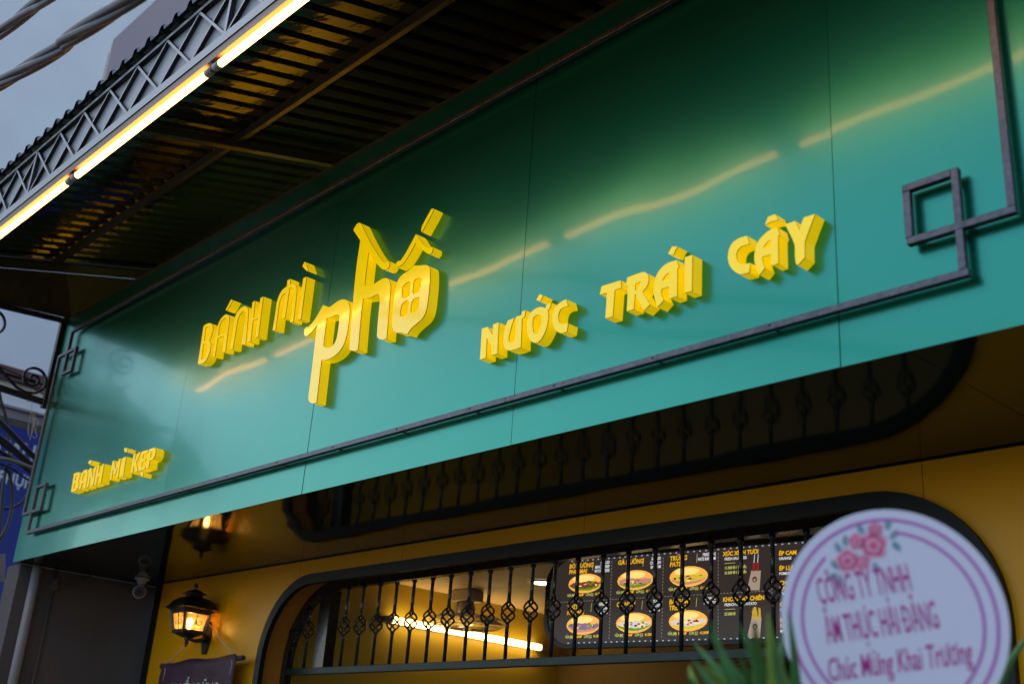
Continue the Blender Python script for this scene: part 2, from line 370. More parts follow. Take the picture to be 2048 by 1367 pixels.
# interior
shop_in = shop
bx('interior_side_wall', (-5.62, YW + .13, .12), (-5.5, 5.5, 2.69), INWALL, shop_in)
bx('interior_back_wall', (-5.5, 5.5, .12), (1.8, 5.6, 2.69), INBACK, shop_in)
bx('interior_floor', (-5.5, YW + .13, .10), (1.8, 5.5, .124), FLOOR, shop_in)
for i in range(8):
    for j in range(4):
        x0 = -5.5 + i * .92; y0 = YW + .125 + j * .56
        bx('ceiling_tile', (x0 + .003, y0 + .003, 2.69), (x0 + .917, y0 + .557, 2.70), CEIL, shop_in)
bx('ceiling_backing', (-5.6, YW + .125, 2.703), (1.8, 5.6, 2.76), JOINT, shop_in)
bx('interior_right_wall', (1.8, YW, .12), (1.9, 5.6, 2.7), INBACK, shop_in)
# upper storey
up = thing('upper_storey', 'mauve rendered upper wall with a cream edge strip above the canopy', 'building', (-3, 2.6, 4.95))
bx('wall', (-7.34, 2.4, 4.95), (3, 6, 6.51), MAUVE, up)
bx('edge_strip', (-7.39, 2.41, 4.95), (-7.342, 2.47, 6.50), YSTRIP, up)
bx('edge_strip', (-7.47, 2.43, 4.95), (-7.392, 2.6, 6.47), MAUVE, up)

# ================================================================== PARTY WALL, PIPE, CONDUIT
pw = thing('side_wall', 'brown rendered side wall left of the yellow shop wall under the sign', 'wall', (-7.05, 2.8, 0))
bx('wall_face', (-7.15, 2.44, .12), (-6.95, 3.6, ZS - .004), BROWN, pw)
pp = thing('drain_pipe', 'grey plastic drain pipe running down the brown side wall', 'pipe', (-6.91, 2.53, .12))
MB().tube([(-6.905, 2.525, .12), (-6.905, 2.525, 1.4)], .027, 14).build('pipe_length', PVC, pp, smooth=True)
MB().tube([(-6.905, 2.525, 1.4), (-6.905, 2.525, ZS - .003)], .0275, 14).build('pipe_length', PVC, pp, smooth=True)
cn = thing('conduit', 'thin dark cable conduit with a joint box on the brown side wall', 'conduit', (-6.94, 2.66, .12))
MB().tube([(-6.94, 2.655, .12), (-6.94, 2.652, ZS - .003)], .009, 8).build('tube', BROWN, cn, smooth=True)
bx('joint_box', (-6.95, 2.64, 2.52), (-6.925, 2.675, 2.585), BROWN, cn, .003)
MB().tube([(-6.935, 2.675, 2.545), (-6.93, 2.72, 2.55), (-6.93, 2.78, 2.575), (-6.93, 2.84, 2.62), (-6.93, 2.86, ZS - .003)], .006, 6).build('branch_cable', BROWN, cn, smooth=True)

# ================================================================== SIGNBOARD
sign = thing('signboard', 'long green composite shop signboard with black border bars under the canopy', 'signboard', (-3, D, ZS))
sx = [XL, -6.372, -5.142, -3.905, -2.675, -1.455, -.23, 1.0, 1.8]
tilt = [(.25, .0), (.0, .35), (-.12, -.25), (.1, .1), (.0, -.15), (.55, .5), (.0, .1), (0, 0)]
for i, (a, b) in enumerate(zip(sx[:-1], sx[1:])):
    cx = (a + b) / 2; h = ZT - ZS
    mb = MB(); N = 2
    mb.box((a + .0012, D, ZS), (b - .0012, D + .004, ZT))
    o = mb.build('sign_panel', SIGN, sign)
    me = o.data; off = parent_world(sign); c = Vector((cx, D, (ZS + ZT) / 2)) - off
    rot = Matrix.Rotation(R(tilt[i][0]) * .35, 4, 'X') @ Matrix.Rotation(R(tilt[i][1]) * .35, 4, 'Z')
    me.transform(Matrix.Translation(c) @ rot @ Matrix.Translation(-c))
bx('sign_backing', (XL + .01, D + .016, ZS + .006), (XR, D + .04, ZT - .006), STUCCO, sign)
bx('side_panel', (XL - .004, D + .012, ZS), (XL - .001, YW + .2, ZT), SOFFIT, sign)
bx('top_frame', (XL, D + .012, ZT + .002), (XR, D + .06, ZT + .035), PURLIN, sign)
# border bars: square steel tube carried 20 mm off the panel
BY0, BY1, BW = D - .038, D - .018, .0095
def hbar(x0, x1, z): return bx('border_bar', (x0, BY0, z - BW), (x1, BY1, z + BW), BARMETAL, sign, .0015)
def vbar(x, z0, z1): return bx('border_bar', (x - BW, BY0 + .0008, z0), (x + BW, BY1 - .0008, z1), BARMETAL, sign, .0015)
ZB, ZTB = 2.79, 4.036
# right end
hbar(-6.76 - BW, -3.90, ZB); hbar(-3.899, -2.676, ZB); hbar(-2.675, -1.10 + BW, ZB)
vbar(-1.105, ZB + BW, 3.06 + BW); hbar(-1.238, -.978 + BW, 2.913); vbar(-1.232, 2.913 + BW, 3.06 - BW); hbar(-1.232 - BW, -1.105 - BW, 3.06)
vbar(-.978, 2.913 + BW, ZTB)
# left end
vbar(-6.76, ZB + BW, 3.06 + BW); hbar(-6.886 - BW, -6.633 + BW, 2.913); vbar(-6.633, 2.913 + BW, 3.06 - BW); hbar(-6.76 + BW, -6.633 + BW, 3.06)
vbar(-6.886, 2.913 + BW, 3.905 + BW); hbar(-6.886 + BW, -6.633 + BW, 3.905); vbar(-6.633, 3.765 + BW, 3.905 - BW); hbar(-6.76 - BW, -6.633 + BW, 3.765); vbar(-6.76, 3.765 + BW, ZTB)
hbar(-6.76, -3.90, ZTB + BW); hbar(-3.899, -.978, ZTB + BW)
bolt = None
for i in range(13):
    x = -6.5 + i * .405
    MB().lathe((x, BY1 - .001, ZB), [(.004, 0), (.004, .018)], 8, 'Y').build('spacer', IRON, sign)
    MB().lathe((x, BY0 - .002, ZB + .002), [(0, 0), (.0035, .0005), (.0045, .0022)], 8, 'Y').build('screw_head', SOCKET_D, sign)

# ================================================================== SIGN LETTERS
LY0 = D - .046                       # front of the letters
def zoomer(x0, y0, s): return lambda pts: [(x0 + x / s, y0 + y / s) for x, y in pts]
def to_plane(pts, y): return [(q.x, q.z) for q in (onY(px, py, y) for px, py in pts)]
def letter_part(root, loops, names=('face', 'seam', 'side'), yb=D - .001, fm=None):
    vs, fs = fill2d(loops)
    MB().add([(v[0], LY0, v[1]) for v in vs], fs).build(names[0], fm or ACRYL_M, root, fix=False)
    def wall(nm, y0, y1, m):
        mb = MB()
        for lp in loops:
            n = len(lp); mb.add([(p[0], y0, p[1]) for p in lp] + [(p[0], y1, p[1]) for p in lp], [(i, (i + 1) % n, n + (i + 1) % n, n + i) for i in range(n)])
        return mb.build(nm, m, root, fix=True)
    wall(names[1], LY0, LY0 + .0035, ACRYL_T); wall(names[2], LY0 + .0035, yb, ACRYL_S)
def fix_loop(lp):
    area = sum(lp[i][0] * lp[(i + 1) % len(lp)][1] - lp[(i + 1) % len(lp)][0] * lp[i][1] for i in range(len(lp)))
    return lp
def sign_letter(z, outer, holes=(), accents=(), what='', word='', corner=42):
    P = lambda pts, c=corner: [(v.x, v.y) for v in smooth_poly(to_plane(z(pts), LY0), c)]
    lo = P(outer); cx = sum(p[0] for p in lo) / len(lo); bz = min(p[1] for p in lo)
    t = thing('sign_letter', f'yellow raised letter {what} {word}', 'letter', (cx, D, bz), 'yellow raised letters on the green signboard')
    fm = ACRYL if word == Wp else ACRYL_M
    letter_part(t, [lo] + [P(h) for h in holes], fm=fm)
    for a in accents: letter_part(t, [P(a)], ('accent_face', 'accent_seam', 'accent_side'), fm=fm)
    return t
Zp = zoomer(600, 590, 5.942); Zh = zoomer(690, 430, 4.717); Zo = zoomer(770, 410, 4.885)
Wp = 'in the largest word of the sign'
sign_letter(Zp, [(275, 115), (310, 132), (350, 140), (400, 107), (450, 70), (490, 52), (518, 48), (548, 60), (575, 85), (590, 140), (588, 200), (580, 300), (568, 400), (548, 500), (520, 580), (480, 650), (430, 705), (370, 745), (310, 768), (255, 772), (225, 1020), (195, 1276), (150, 1284), (120, 1272), (103, 1245), (100, 1205), (125, 1000), (150, 800), (185, 500), (207, 350), (150, 420), (85, 484), (60, 482), (47, 452), (52, 405), (75, 376), (100, 378), (185, 275)],
    [[(318, 270), (350, 268), (400, 245), (430, 229), (455, 229), (468, 245), (468, 275), (455, 400), (435, 510), (410, 570), (370, 612), (330, 628), (300, 622), (280, 595), (285, 520), (302, 390)]], (), 'p', Wp)
sign_letter(Zh, [(46, 1268), (42, 1245), (65, 950), (90, 650), (120, 400), (145, 240), (78, 142), (105, 95), (130, 71), (150, 80), (190, 160), (240, 260), (290, 345), (340, 415), (360, 438), (385, 445), (410, 431), (420, 450), (418, 482), (400, 508), (375, 514), (345, 505), (310, 470), (270, 425), (240, 378), (222, 350), (205, 480), (186, 640), (188, 662), (204, 672), (230, 672), (252, 664), (300, 632), (350, 601), (385, 593), (410, 605), (425, 640), (428, 700), (420, 800), (410, 950), (391, 1165), (350, 1172), (320, 1165), (303, 1145), (303, 1110), (310, 1000), (325, 850), (328, 780), (325, 756), (315, 746), (290, 752), (240, 778), (200, 786), (170, 785), (150, 950), (122, 1268), (100, 1279), (62, 1276)],
    (), (), 'h with a tall flag', Wp)
sign_letter(Zo, [(285, 590), (330, 590), (390, 585), (420, 592), (435, 612), (438, 650), (437, 750), (430, 830), (415, 960), (395, 1050), (360, 1110), (310, 1155), (265, 1195), (235, 1230), (220, 1258), (195, 1256), (170, 1246), (130, 1247), (105, 1240), (85, 1220), (72, 1190), (70, 1140), (75, 1040), (90, 900), (110, 780), (135, 720), (170, 680), (215, 650), (255, 622)],
    [[(170, 800), (200, 765), (235, 746), (250, 760), (248, 820), (240, 880), (215, 900), (178, 911), (163, 890)], [(280, 740), (303, 720), (340, 709), (356, 725), (350, 790), (335, 840), (310, 860), (278, 867), (268, 840)],
     [(160, 975), (185, 945), (215, 927), (236, 940), (230, 1000), (215, 1060), (190, 1085), (163, 1094), (149, 1078), (149, 1030)], [(256, 955), (275, 920), (310, 901), (337, 897), (337, 940), (325, 1000), (305, 1040), (272, 1054), (250, 1040), (250, 1000)]],
    [[(106, 586), (111, 562), (130, 546), (152, 542), (200, 470), (250, 380), (303, 283), (320, 302), (350, 350), (380, 390), (410, 414), (440, 418), (460, 407), (467, 430), (460, 460), (440, 480), (410, 470), (370, 440), (330, 402), (298, 370), (250, 460), (200, 540), (170, 578), (135, 600), (112, 606)],
     [(440, 60), (458, 34), (480, 37), (440, 120), (372, 242), (360, 265), (353, 257), (358, 215)]], 'o with hat and four holes', Wp)
# --- first word left of the big word
Zb = zoomer(390, 590, 9.11); Zn = zoomer(380, 500, 5.468); Zm = zoomer(470, 520, 8.541)
Wb = 'left of the largest word'
sign_letter(Zb, [(155, 560), (215, 522), (260, 510), (295, 516), (316, 540), (325, 590), (318, 660), (300, 730), (265, 830), (284, 880), (285, 930), (270, 1020), (245, 1090), (210, 1170), (165, 1222), (110, 1248), (50, 1255)],
    [[(190, 600), (208, 581), (248, 576), (268, 600), (271, 660), (262, 740), (230, 800), (195, 830), (167, 842), (178, 720)], [(152, 890), (185, 880), (215, 886), (231, 920), (227, 1000), (200, 1100), (180, 1148), (145, 1173), (112, 1165), (132, 1030)]], (), 'B starting the first word', Wb)
sign_letter(Zb, [(325, 1122), (360, 1118), (413, 780), (527, 738), (500, 1036), (550, 1035), (575, 840), (600, 650), (625, 440), (618, 378), (585, 350), (540, 362), (480, 420), (430, 510), (400, 620), (365, 830)],
    [[(425, 740), (440, 600), (465, 510), (510, 440), (555, 407), (578, 425), (578, 490), (562, 600), (545, 690)]],
    [[(655, 80), (690, 92), (660, 150), (610, 240), (578, 284), (559, 266)]], 'A with a stroke accent beside the B', Wb)
sign_letter(Zn, [(437, 1085), (465, 900), (490, 740), (515, 675), (560, 630), (600, 612), (628, 628), (638, 665), (632, 750), (605, 1030), (562, 1028), (595, 790), (607, 705), (598, 670), (575, 668), (545, 705), (520, 770), (505, 850), (467, 1080)], (), (), 'N shaped like an arch', Wb)
sign_letter(Zn, [(683, 570), (712, 553), (692, 742), (745, 715), (770, 525), (802, 507), (745, 948), (718, 958), (742, 742), (688, 768), (662, 1000), (632, 1005)], (), (), 'H right after the arch-shaped N', Wb)
sign_letter(Zm, [(640, 1200), (690, 900), (712, 730), (750, 610), (800, 520), (885, 445), (895, 345), (948, 320), (940, 418), (985, 408), (1030, 425), (1054, 470), (1050, 570), (995, 1050), (942, 1064), (1000, 580), (995, 505), (968, 470), (930, 480), (855, 985), (802, 994), (862, 560), (820, 590), (780, 650), (755, 740), (690, 1193)], (), (), 'M made of two arches', Wb)
sign_letter(Zm, [(1165, 310), (1222, 283), (1175, 640), (1125, 1005), (1070, 1025)], (), [[(1150, 100), (1190, 28), (1207, 42), (1250, 165), (1240, 190), (1215, 175)]], 'I with an accent just', Wb)
# --- words to the right
Za = zoomer(940, 560, 7.596); Zt = zoomer(1190, 480, 7.596); Zc = zoomer(1440, 410, 8.042)
W1, W2, W3 = 'in the word right of the largest', 'in the second word right of the largest', 'in the rightmost word of the sign'
sign_letter(Za, [(180, 735), (265, 708), (345, 830), (350, 672), (437, 640), (425, 870), (415, 1115), (333, 1142), (330, 985), (255, 880), (240, 1180), (150, 1207)], (), (), 'N', W1, 30)
sign_letter(Za, [(575, 612), (672, 572), (630, 690), (600, 800), (586, 880), (590, 930), (620, 950), (660, 945), (682, 905), (690, 800), (700, 556), (785, 525), (790, 476), (842, 456), (832, 540), (815, 570), (790, 580), (780, 800), (770, 1016), (690, 1050), (610, 1066), (560, 1058), (525, 1020), (510, 950), (515, 820), (540, 700)], (), (), 'U with horn', W1)
sign_letter(Za, [(868, 660), (880, 580), (920, 500), (980, 440), (1050, 411), (1110, 412), (1145, 430), (1155, 385), (1230, 338), (1225, 380), (1205, 430), (1180, 462), (1190, 540), (1180, 640), (1150, 760), (1100, 860), (1050, 928), (1000, 950), (950, 940), (900, 890), (873, 790)],
    [[(955, 600), (975, 555), (1020, 526), (1065, 526), (1086, 560), (1080, 650), (1055, 750), (1025, 810), (995, 820), (965, 790), (950, 720)]], [[(1005, 302), (1055, 212), (1112, 232), (1065, 317)]], 'O with horn accent', W1)
sign_letter(Za, [(1465, 290), (1490, 395), (1430, 410), (1375, 440), (1345, 510), (1340, 580), (1360, 640), (1400, 665), (1490, 655), (1470, 780), (1400, 805), (1340, 790), (1290, 740), (1260, 660), (1250, 560), (1270, 460), (1320, 380), (1390, 322)], (), (), 'C', W1)
sign_letter(Zt, [(100, 700), (390, 610), (402, 725), (300, 757), (268, 1160), (158, 1188), (180, 800), (72, 828)], (), (), 'T', W2, 30)
sign_letter(Zt, [(490, 567), (720, 486), (770, 492), (805, 530), (815, 600), (800, 670), (765, 730), (720, 785), (835, 977), (735, 1080), (690, 960), (607, 805), (590, 1047), (482, 1080), (500, 690), (470, 692)], [[(613, 668), (695, 622), (688, 680), (655, 738), (612, 770)]], (), 'R', W2)
sign_letter(Zt, [(950, 1018), (910, 900), (890, 780), (900, 640), (945, 510), (1020, 410), (1110, 345), (1245, 302), (1272, 415), (1252, 428), (1245, 850), (1145, 882), (1120, 862), (1125, 707), (1010, 742), (1005, 800), (1020, 860), (1045, 910)], [[(1020, 620), (1035, 580), (1080, 520), (1130, 492), (1130, 585)]], (), 'A', W2)
sign_letter(Zt, [(1362, 262), (1480, 222), (1472, 770), (1362, 802)], (), [[(1110, 206), (1170, 96), (1257, 99), (1222, 150), (1190, 226)]], 'I with an accent', W2, 30)
sign_letter(Zc, [(435, 492), (470, 625), (380, 650), (310, 690), (270, 760), (265, 840), (290, 910), (340, 950), (410, 945), (490, 930), (470, 1080), (350, 1110), (270, 1090), (190, 1020), (140, 930), (128, 820), (145, 710), (200, 610), (290, 540)], (), (), 'C', W3)
sign_letter(Zc, [(620, 1115), (580, 1000), (552, 880), (560, 740), (610, 590), (690, 490), (800, 402), (925, 355), (955, 475), (935, 512), (940, 937), (850, 970), (820, 950), (818, 792), (680, 832), (690, 910), (702, 960), (725, 1007), (642, 1116)], [[(700, 690), (715, 650), (760, 590), (815, 557), (820, 660)]], [[(720, 320), (772, 190), (885, 143), (940, 238), (900, 250), (832, 262)]], 'A with a hat accent', W3)
sign_letter(Zc, [(1045, 310), (1210, 255), (1282, 410), (1310, 300), (1347, 200), (1530, 143), (1450, 350), (1375, 560), (1365, 590), (1365, 842), (1250, 967), (1220, 930), (1205, 800), (1195, 620)], (), (), 'Y', W3, 30)
# --- small words at the left end, unit glyphs mapped onto measured quads
S = .24
UG = {
 'B': ([(0, 0), (.7, 0), (1, .15), (1, .42), (.82, .52), (.96, .62), (.96, .86), (.7, 1), (0, 1)], [[(.3, .14), (.66, .14), (.7, .42), (.3, .44)], [(.3, .58), (.64, .58), (.66, .84), (.3, .86)]]),
 'A': ([(0, 0), (.28, 0), (.3, .3), (.7, .3), (.72, 0), (1, 0), (1, .75), (.75, 1), (.25, 1), (0, .75)], [[(.3, .45), (.7, .45), (.7, .74), (.58, .85), (.42, .85), (.3, .74)]]),
 'N': ([(0, 0), (.28, 0), (.28, .6), (.7, 0), (1, 0), (1, 1), (.72, 1), (.72, .42), (.3, 1), (0, 1)], []),
 'H': ([(0, 0), (.3, 0), (.3, .42), (.7, .42), (.7, 0), (1, 0), (1, 1), (.7, 1), (.7, .57), (.3, .57), (.3, 1), (0, 1)], []),
 'M': ([(0, 0), (.22, 0), (.22, .6), (.42, .2), (.58, .2), (.78, .6), (.78, 0), (1, 0), (1, 1), (.78, 1), (.5, .5), (.22, 1), (0, 1)], []),
 'I': ([(0, 0), (1, 0), (1, 1), (0, 1)], []),
 'K': ([(0, 0), (.3, 0), (.3, .38), (.68, 0), (1, 0), (.55, .52), (1, 1), (.66, 1), (.3, .62), (.3, 1), (0, 1)], []),
 'E': ([(0, 0), (1, 0), (1, .16), (.32, .16), (.32, .43), (.85, .43), (.85, .58), (.32, .58), (.32, .84), (1, .84), (1, 1), (0, 1)], []),
 'P': ([(0, 0), (.32, 0), (.32, .38), (.75, .38), (1, .55), (1, .85), (.75, 1), (0, 1)], [[(.32, .53), (.66, .53), (.7, .84), (.32, .85)]]) }
Zs = zoomer(120, 860, 8.533)
def quad_letter(ch, x0, wd, what, accents=()):
    """x0: left foot in the zoomed photo; baseline and lean measured there."""
    def m(u, v):
        x = x0 + u * wd + v * 52; yb = 1056 - .315 * (x0 + u * wd - 190); return (x, yb - v * 322 * (1 - .02 * (x0 - 190) / 100 * -.12))
    o, hs = UG[ch]
    sign_letter(Zs, [m(*p) for p in o], [[m(*p) for p in h] for h in hs], accents, what, 'of the small words at far left', 20)
quad_letter('B', 186, 116, 'B')
quad_letter('A', 318, 118, 'A', [[(478, 552), (508, 506), (548, 522), (515, 592)]])
quad_letter('N', 450, 118, 'N')
quad_letter('H', 586, 114, 'H')
quad_letter('M', 846, 140, 'M')
quad_letter('I', 1022, 56, 'I', [[(1094, 312), (1110, 296), (1152, 312), (1140, 376), (1100, 366)]])
quad_letter('K', 1204, 122, 'K')
quad_letter('E', 1342, 108, 'E with a dot below', [[(1376, 722), (1400, 714), (1424, 722), (1408, 790), (1378, 786)]])
quad_letter('P', 1470, 122, 'P')

# ================================================================== CANOPY
CY0, CZ0, CS = 1.45, 4.345, .27                 # front edge, height there, pitch (rises towards the wall)
can = thing('canopy', 'dark green corrugated metal canopy with a grey lattice fascia above the signboard', 'canopy', (-3, 1.5, 4.0))
croof = lambda y: CZ0 + CS * (y - CY0)
PITCH = .118
prof = [(0, 0), (.036, 0), (.050, .030), (.072, .030), (.086, 0)]
def sheet():
    mb = MB(); xs = []
    for k in range(8):
        for dx, dz in prof: xs.append((k * PITCH + dx, dz))
    xs.append((8 * PITCH, 0))
    ys = [CY0, 1.9, 2.4, 2.9, 3.38]
    vs = []
    for y in ys:
        for x, dz in xs: vs.append((x, y, croof(y) + dz))
    n = len(xs); fs = [(j * n + i, j * n + i + 1, (j + 1) * n + i + 1, (j + 1) * n + i) for j in range(len(ys) - 1) for i in range(n - 1)]
    return mb.add(vs, fs)
o = sheet().build('roof_sheet', CANOPY, can, fix=False)
sm = o.modifiers.new('thickness', 'SOLIDIFY'); sm.thickness = .0015; sm.offset = 1
base = Vector((-7.03, 0, 0)); o.location = base
for k in range(1, 9): dup(o, can, base + Vector((k * 8 * PITCH, 0, 0)))
def sloped_beam(name, x0, x1, ya, yb, drop, h, m):
    za, zb = croof(ya) - drop, croof(yb) - drop
    return MB().add([(x0, ya, za - h), (x1, ya, za - h), (x1, yb, zb - h), (x0, yb, zb - h), (x0, ya, za), (x1, ya, za), (x1, yb, zb), (x0, yb, zb)],
        [(0, 3, 2, 1), (4, 5, 6, 7), (0, 1, 5, 4), (1, 2, 6, 5), (2, 3, 7, 6), (3, 0, 4, 7)]).build(name, m, can)
for x in (-6.99, -4.71, -2.43, -.15):
    sloped_beam('rafter', x - .02, x + .02, 1.52, 3.38, .032, .045, PURLIN)
for y in (2.245, 2.95):
    z = croof(y)
    MB().box((-7.0, y - .018, z - .034), (1.5, y + .022, z - .030)).build('purlin', PURLIN, can)
    MB().box((-7.0, y - .0225, z - .062), (1.5, y - .0185, z - .012)).build('purlin', PURLIN, can)
sloped_beam('end_beam', -7.06, -7.012, 1.46, 3.38, .004, .06, PURLIN)
MB().add([(x, y, z) for x in (-7.052, -7.046) for y, z in ((1.47, 4.145), (2.4, 4.226), (2.43, 4.20), (3.38, 4.20), (3.38, croof(3.38) - .07), (1.47, croof(1.47) - .07))],
         [(0, 1, 2, 3, 4, 5), (11, 10, 9, 8, 7, 6)] + [(i, (i + 1) % 6, 6 + (i + 1) % 6, 6 + i) for i in range(6)]).build('end_valance', PURLIN, can)
# fascia: grey sheet with flat-bar lattice
FY = 1.5
FX0, FX1 = -7.02, 1.5
bx('fascia_sheet', (FX0, FY, 4.045), (FX1, FY + .003, croof(FY) - .004), FASCIA, can)
def bar_obj(name, p, q, wd, y0, y1):
    d = Vector((q[0] - p[0], q[1] - p[1])).normalized(); n = Vector((-d.y, d.x)) * wd / 2
    c = [(p[0] + n.x, p[1] + n.y), (q[0] + n.x, q[1] + n.y), (q[0] - n.x, q[1] - n.y), (p[0] - n.x, p[1] - n.y)]
    mb = MB(); vs = [(x, y0, z) for x, z in c] + [(x, y1, z) for x, z in c]
    mb.add(vs, [(0, 1, 2, 3)], 0); k = MB
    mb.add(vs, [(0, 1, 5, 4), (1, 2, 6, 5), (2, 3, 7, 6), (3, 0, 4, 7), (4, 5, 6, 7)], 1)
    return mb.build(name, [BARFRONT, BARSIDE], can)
Z0L, Z1L, CELL = 4.085, 4.318, .266
def lattice():
    x = -5.76 - CELL * 4
    d1 = d2 = None; i = 0
    while x < FX1 - CELL:
        a, b = x, x + CELL
        if abs((i % 7) - 6) < .1:
            bar_obj('post_bar', (a + .0, Z0L - .02), (a + .0, Z1L + .01), .018, FY - .021, FY - .0005)
        if d1 is None:
            d1 = bar_obj('lattice_bar', (a, Z0L), (b, Z1L), .011, FY - .017, FY - .0008)
            d2 = bar_obj('lattice_bar', (a, Z1L), (b, Z0L), .011, FY - .019, FY - .0010); x00 = x
        else:
            dup(d1, can, (x - x00, 0, 0)); dup(d2, can, (x - x00, 0, 0))
        x += CELL; i += 1
lattice()
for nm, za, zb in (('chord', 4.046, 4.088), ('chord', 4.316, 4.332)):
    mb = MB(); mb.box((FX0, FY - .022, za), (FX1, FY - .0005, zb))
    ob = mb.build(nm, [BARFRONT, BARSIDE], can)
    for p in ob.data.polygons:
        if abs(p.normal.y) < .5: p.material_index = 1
bx('lamp_batten', (FX0, FY - .018, 4.006), (FX1, FY + .022, 4.043), BATTEN, can)

# ------------------------------------------------------------------ tube lamps under the fascia
sock = [-7.19, -5.944, -4.694, -3.443, -2.19, -.94, .31]
tl_names = ['leftmost lit warm tube lamp under the canopy fascia', 'lit warm tube lamp second from the left end under the fascia', 'lit warm tube lamp third from the left under the fascia, whole in view',
            'lit warm tube lamp at the top edge of the photo under the fascia', 'lit warm tube lamp reflected right of the middle of the sign', 'lit warm tube lamp reflected at the right end of the sign']
for i in range(6):
    a, b = sock[i], sock[i + 1]
    if a < FX0: a = FX0 + .02
    t = thing('tube_lamp', tl_names[i], 'lamp', ((a + b) / 2, FY, 3.98), 'warm tube lamps in a row under the canopy fascia')
    MB().tube([(a + .05, FY, 3.98), (b - .05, FY, 3.98)], .0135, 14).build('glowing_tube', TUBE, t, smooth=True)
    MB().tube([(a + .008, FY, 3.98), (a + .05, FY, 3.98)], .0155, 14).build('end_cap', SOCKET, t, smooth=True)
    MB().tube([(b - .05, FY, 3.98), (b - .008, FY, 3.98)], .0155, 14).build('end_cap', SOCKET, t, smooth=True)
    MB().box((b - .007, FY - .01, 3.97), (b + .007, FY + .01, 4.005)).build('socket', SOCKET_D, t)

bl_ = thing('added_sign_box_lamp', 'unseen warm tube lamp added inside the sign box for golden glow on the canopy underside', 'lamp', (-5.4, 2.6, 3.25))  # lamp added out of sight; it makes the golden patches under the canopy
MB().tube([(-5.95, 2.70, 3.55), (-4.55, 2.70, 3.55)], .016, 10).build('glowing_tube', TUBE_B, bl_, smooth=True)
bx('batten', (-6.0, 2.65, 3.535), (-4.5, 2.68, 3.565), BATTEN, bl_)

# ================================================================== WINDOW GRILLE
GY = YW + .15
gr = thing('window_grille', 'black wrought-iron grille with basket-twist bars across the window top', 'grille', (-3.4, GY, 2.08))
arch_band('grille_frame', .001, .046, GY - .02, GY + .02, IRON, gr, zb=1.2)
bx('bottom_rail', (OX0 + .047, GY - .018, 2.084), (OX1 - .047, GY + .018, 2.117), RAIL, gr, .002)
bx('post', (-5.185, GY - .012, 2.1172), (-5.09, GY + .05, 2.509), IRON, gr)
BZ = 2.315
def baluster(x, ztop):
    mb = MB(); lo = MB(); z0, z1 = 2.1175, ztop
    lo.tube([(x, GY, z0), (x, GY, BZ - .062), (x, GY, BZ - .060), (x, GY, BZ - .042)], [.0082, .0082, .009, .0105], 8)
    mb.tube([(x, GY, BZ + .042), (x, GY, BZ + .060), (x, GY, BZ + .062), (x, GY, z1 - .014), (x, GY, z1 - .012), (x, GY, z1)], [.0105, .009, .0082, .0082, .0125, .0125], 8)
    o = lo.build('baluster', IRON, gr, smooth=True); u = mb.build('upper_rod', IRON, o, smooth=True)
    bm_ = MB()
    for k in range(4):
        pts = []
        for j in range(13):
            s = j / 12; q = k * math.pi / 2 + (s - .5) * math.pi * 1.1
            r = .004 + .028 * math.sin(math.pi * s) ** .8
            pts.append((x + r * math.cos(q), GY + r * math.sin(q), BZ - .045 + .09 * s))
        bm_.tube(pts, .0048, 6)
    b = bm_.build('basket', IRON, o, smooth=True, fix=False)
    return o, b, u
zfull = 2.5095
b0, k0, u0_ = baluster(-4.953, zfull)
for x in (-5.404, -5.283):
    zt = OZT - OR_ + math.sqrt(max(.0, (OR_ - .05) ** 2 - (OX0 + OR_ - x) ** 2)); baluster(x, zt)
for i in range(1, 24):
    x = -4.953 + i * .1365
    if x < OX1 - OR_ - .01:
        o = dup(b0, gr, (x + 4.953 + random.uniform(-.003, .003), random.uniform(-.002, .002), random.uniform(-.0008, 0))); dup(k0, o, (0, 0, 0)); dup(u0_, o, (0, 0, 0))
    elif x < OX1 - .06:
        zt = OZT - OR_ + math.sqrt(max(0, (OR_ - .05) ** 2 - (x - OX1 + OR_) ** 2)); baluster(x, zt)

# ================================================================== INTERIOR THINGS
t = thing('wall_tube_lamp', 'lit warm tube lamp on the mustard wall inside the shop', 'lamp', (-5.48, 4.67, 2.47))
MB().tube([(-5.455, 4.07, 2.472), (-5.455, 5.27, 2.468)], .019, 12).build('glowing_tube', TUBE_IN, t, smooth=True)
bx('batten', (-5.498, 4.0, 2.455), (-5.476, 5.36, 2.485), BATTEN, t)
bx('end_cap', (-5.478, 4.02, 2.452), (-5.435, 4.068, 2.49), SOCKET, t, .004); bx('end_cap', (-5.478, 5.272, 2.45), (-5.435, 5.325, 2.488), SOCKET, t, .004)
dl = thing('downlight', 'round lit downlight in the tiled ceiling inside the shop', 'lamp', (-4.6, 4.44, 2.69))
p = onZ(1086, 1163, 2.688)
MB().lathe((p.x, p.y, 2.682), [(0, 0), (.062, 0)], 24).build('light_disc', DOWNL, dl)
MB().lathe((p.x, p.y, 2.68), [(.062, 0), (.082, -.002), (.086, .009)], 24).build('rim', WHITE, dl, smooth=True)
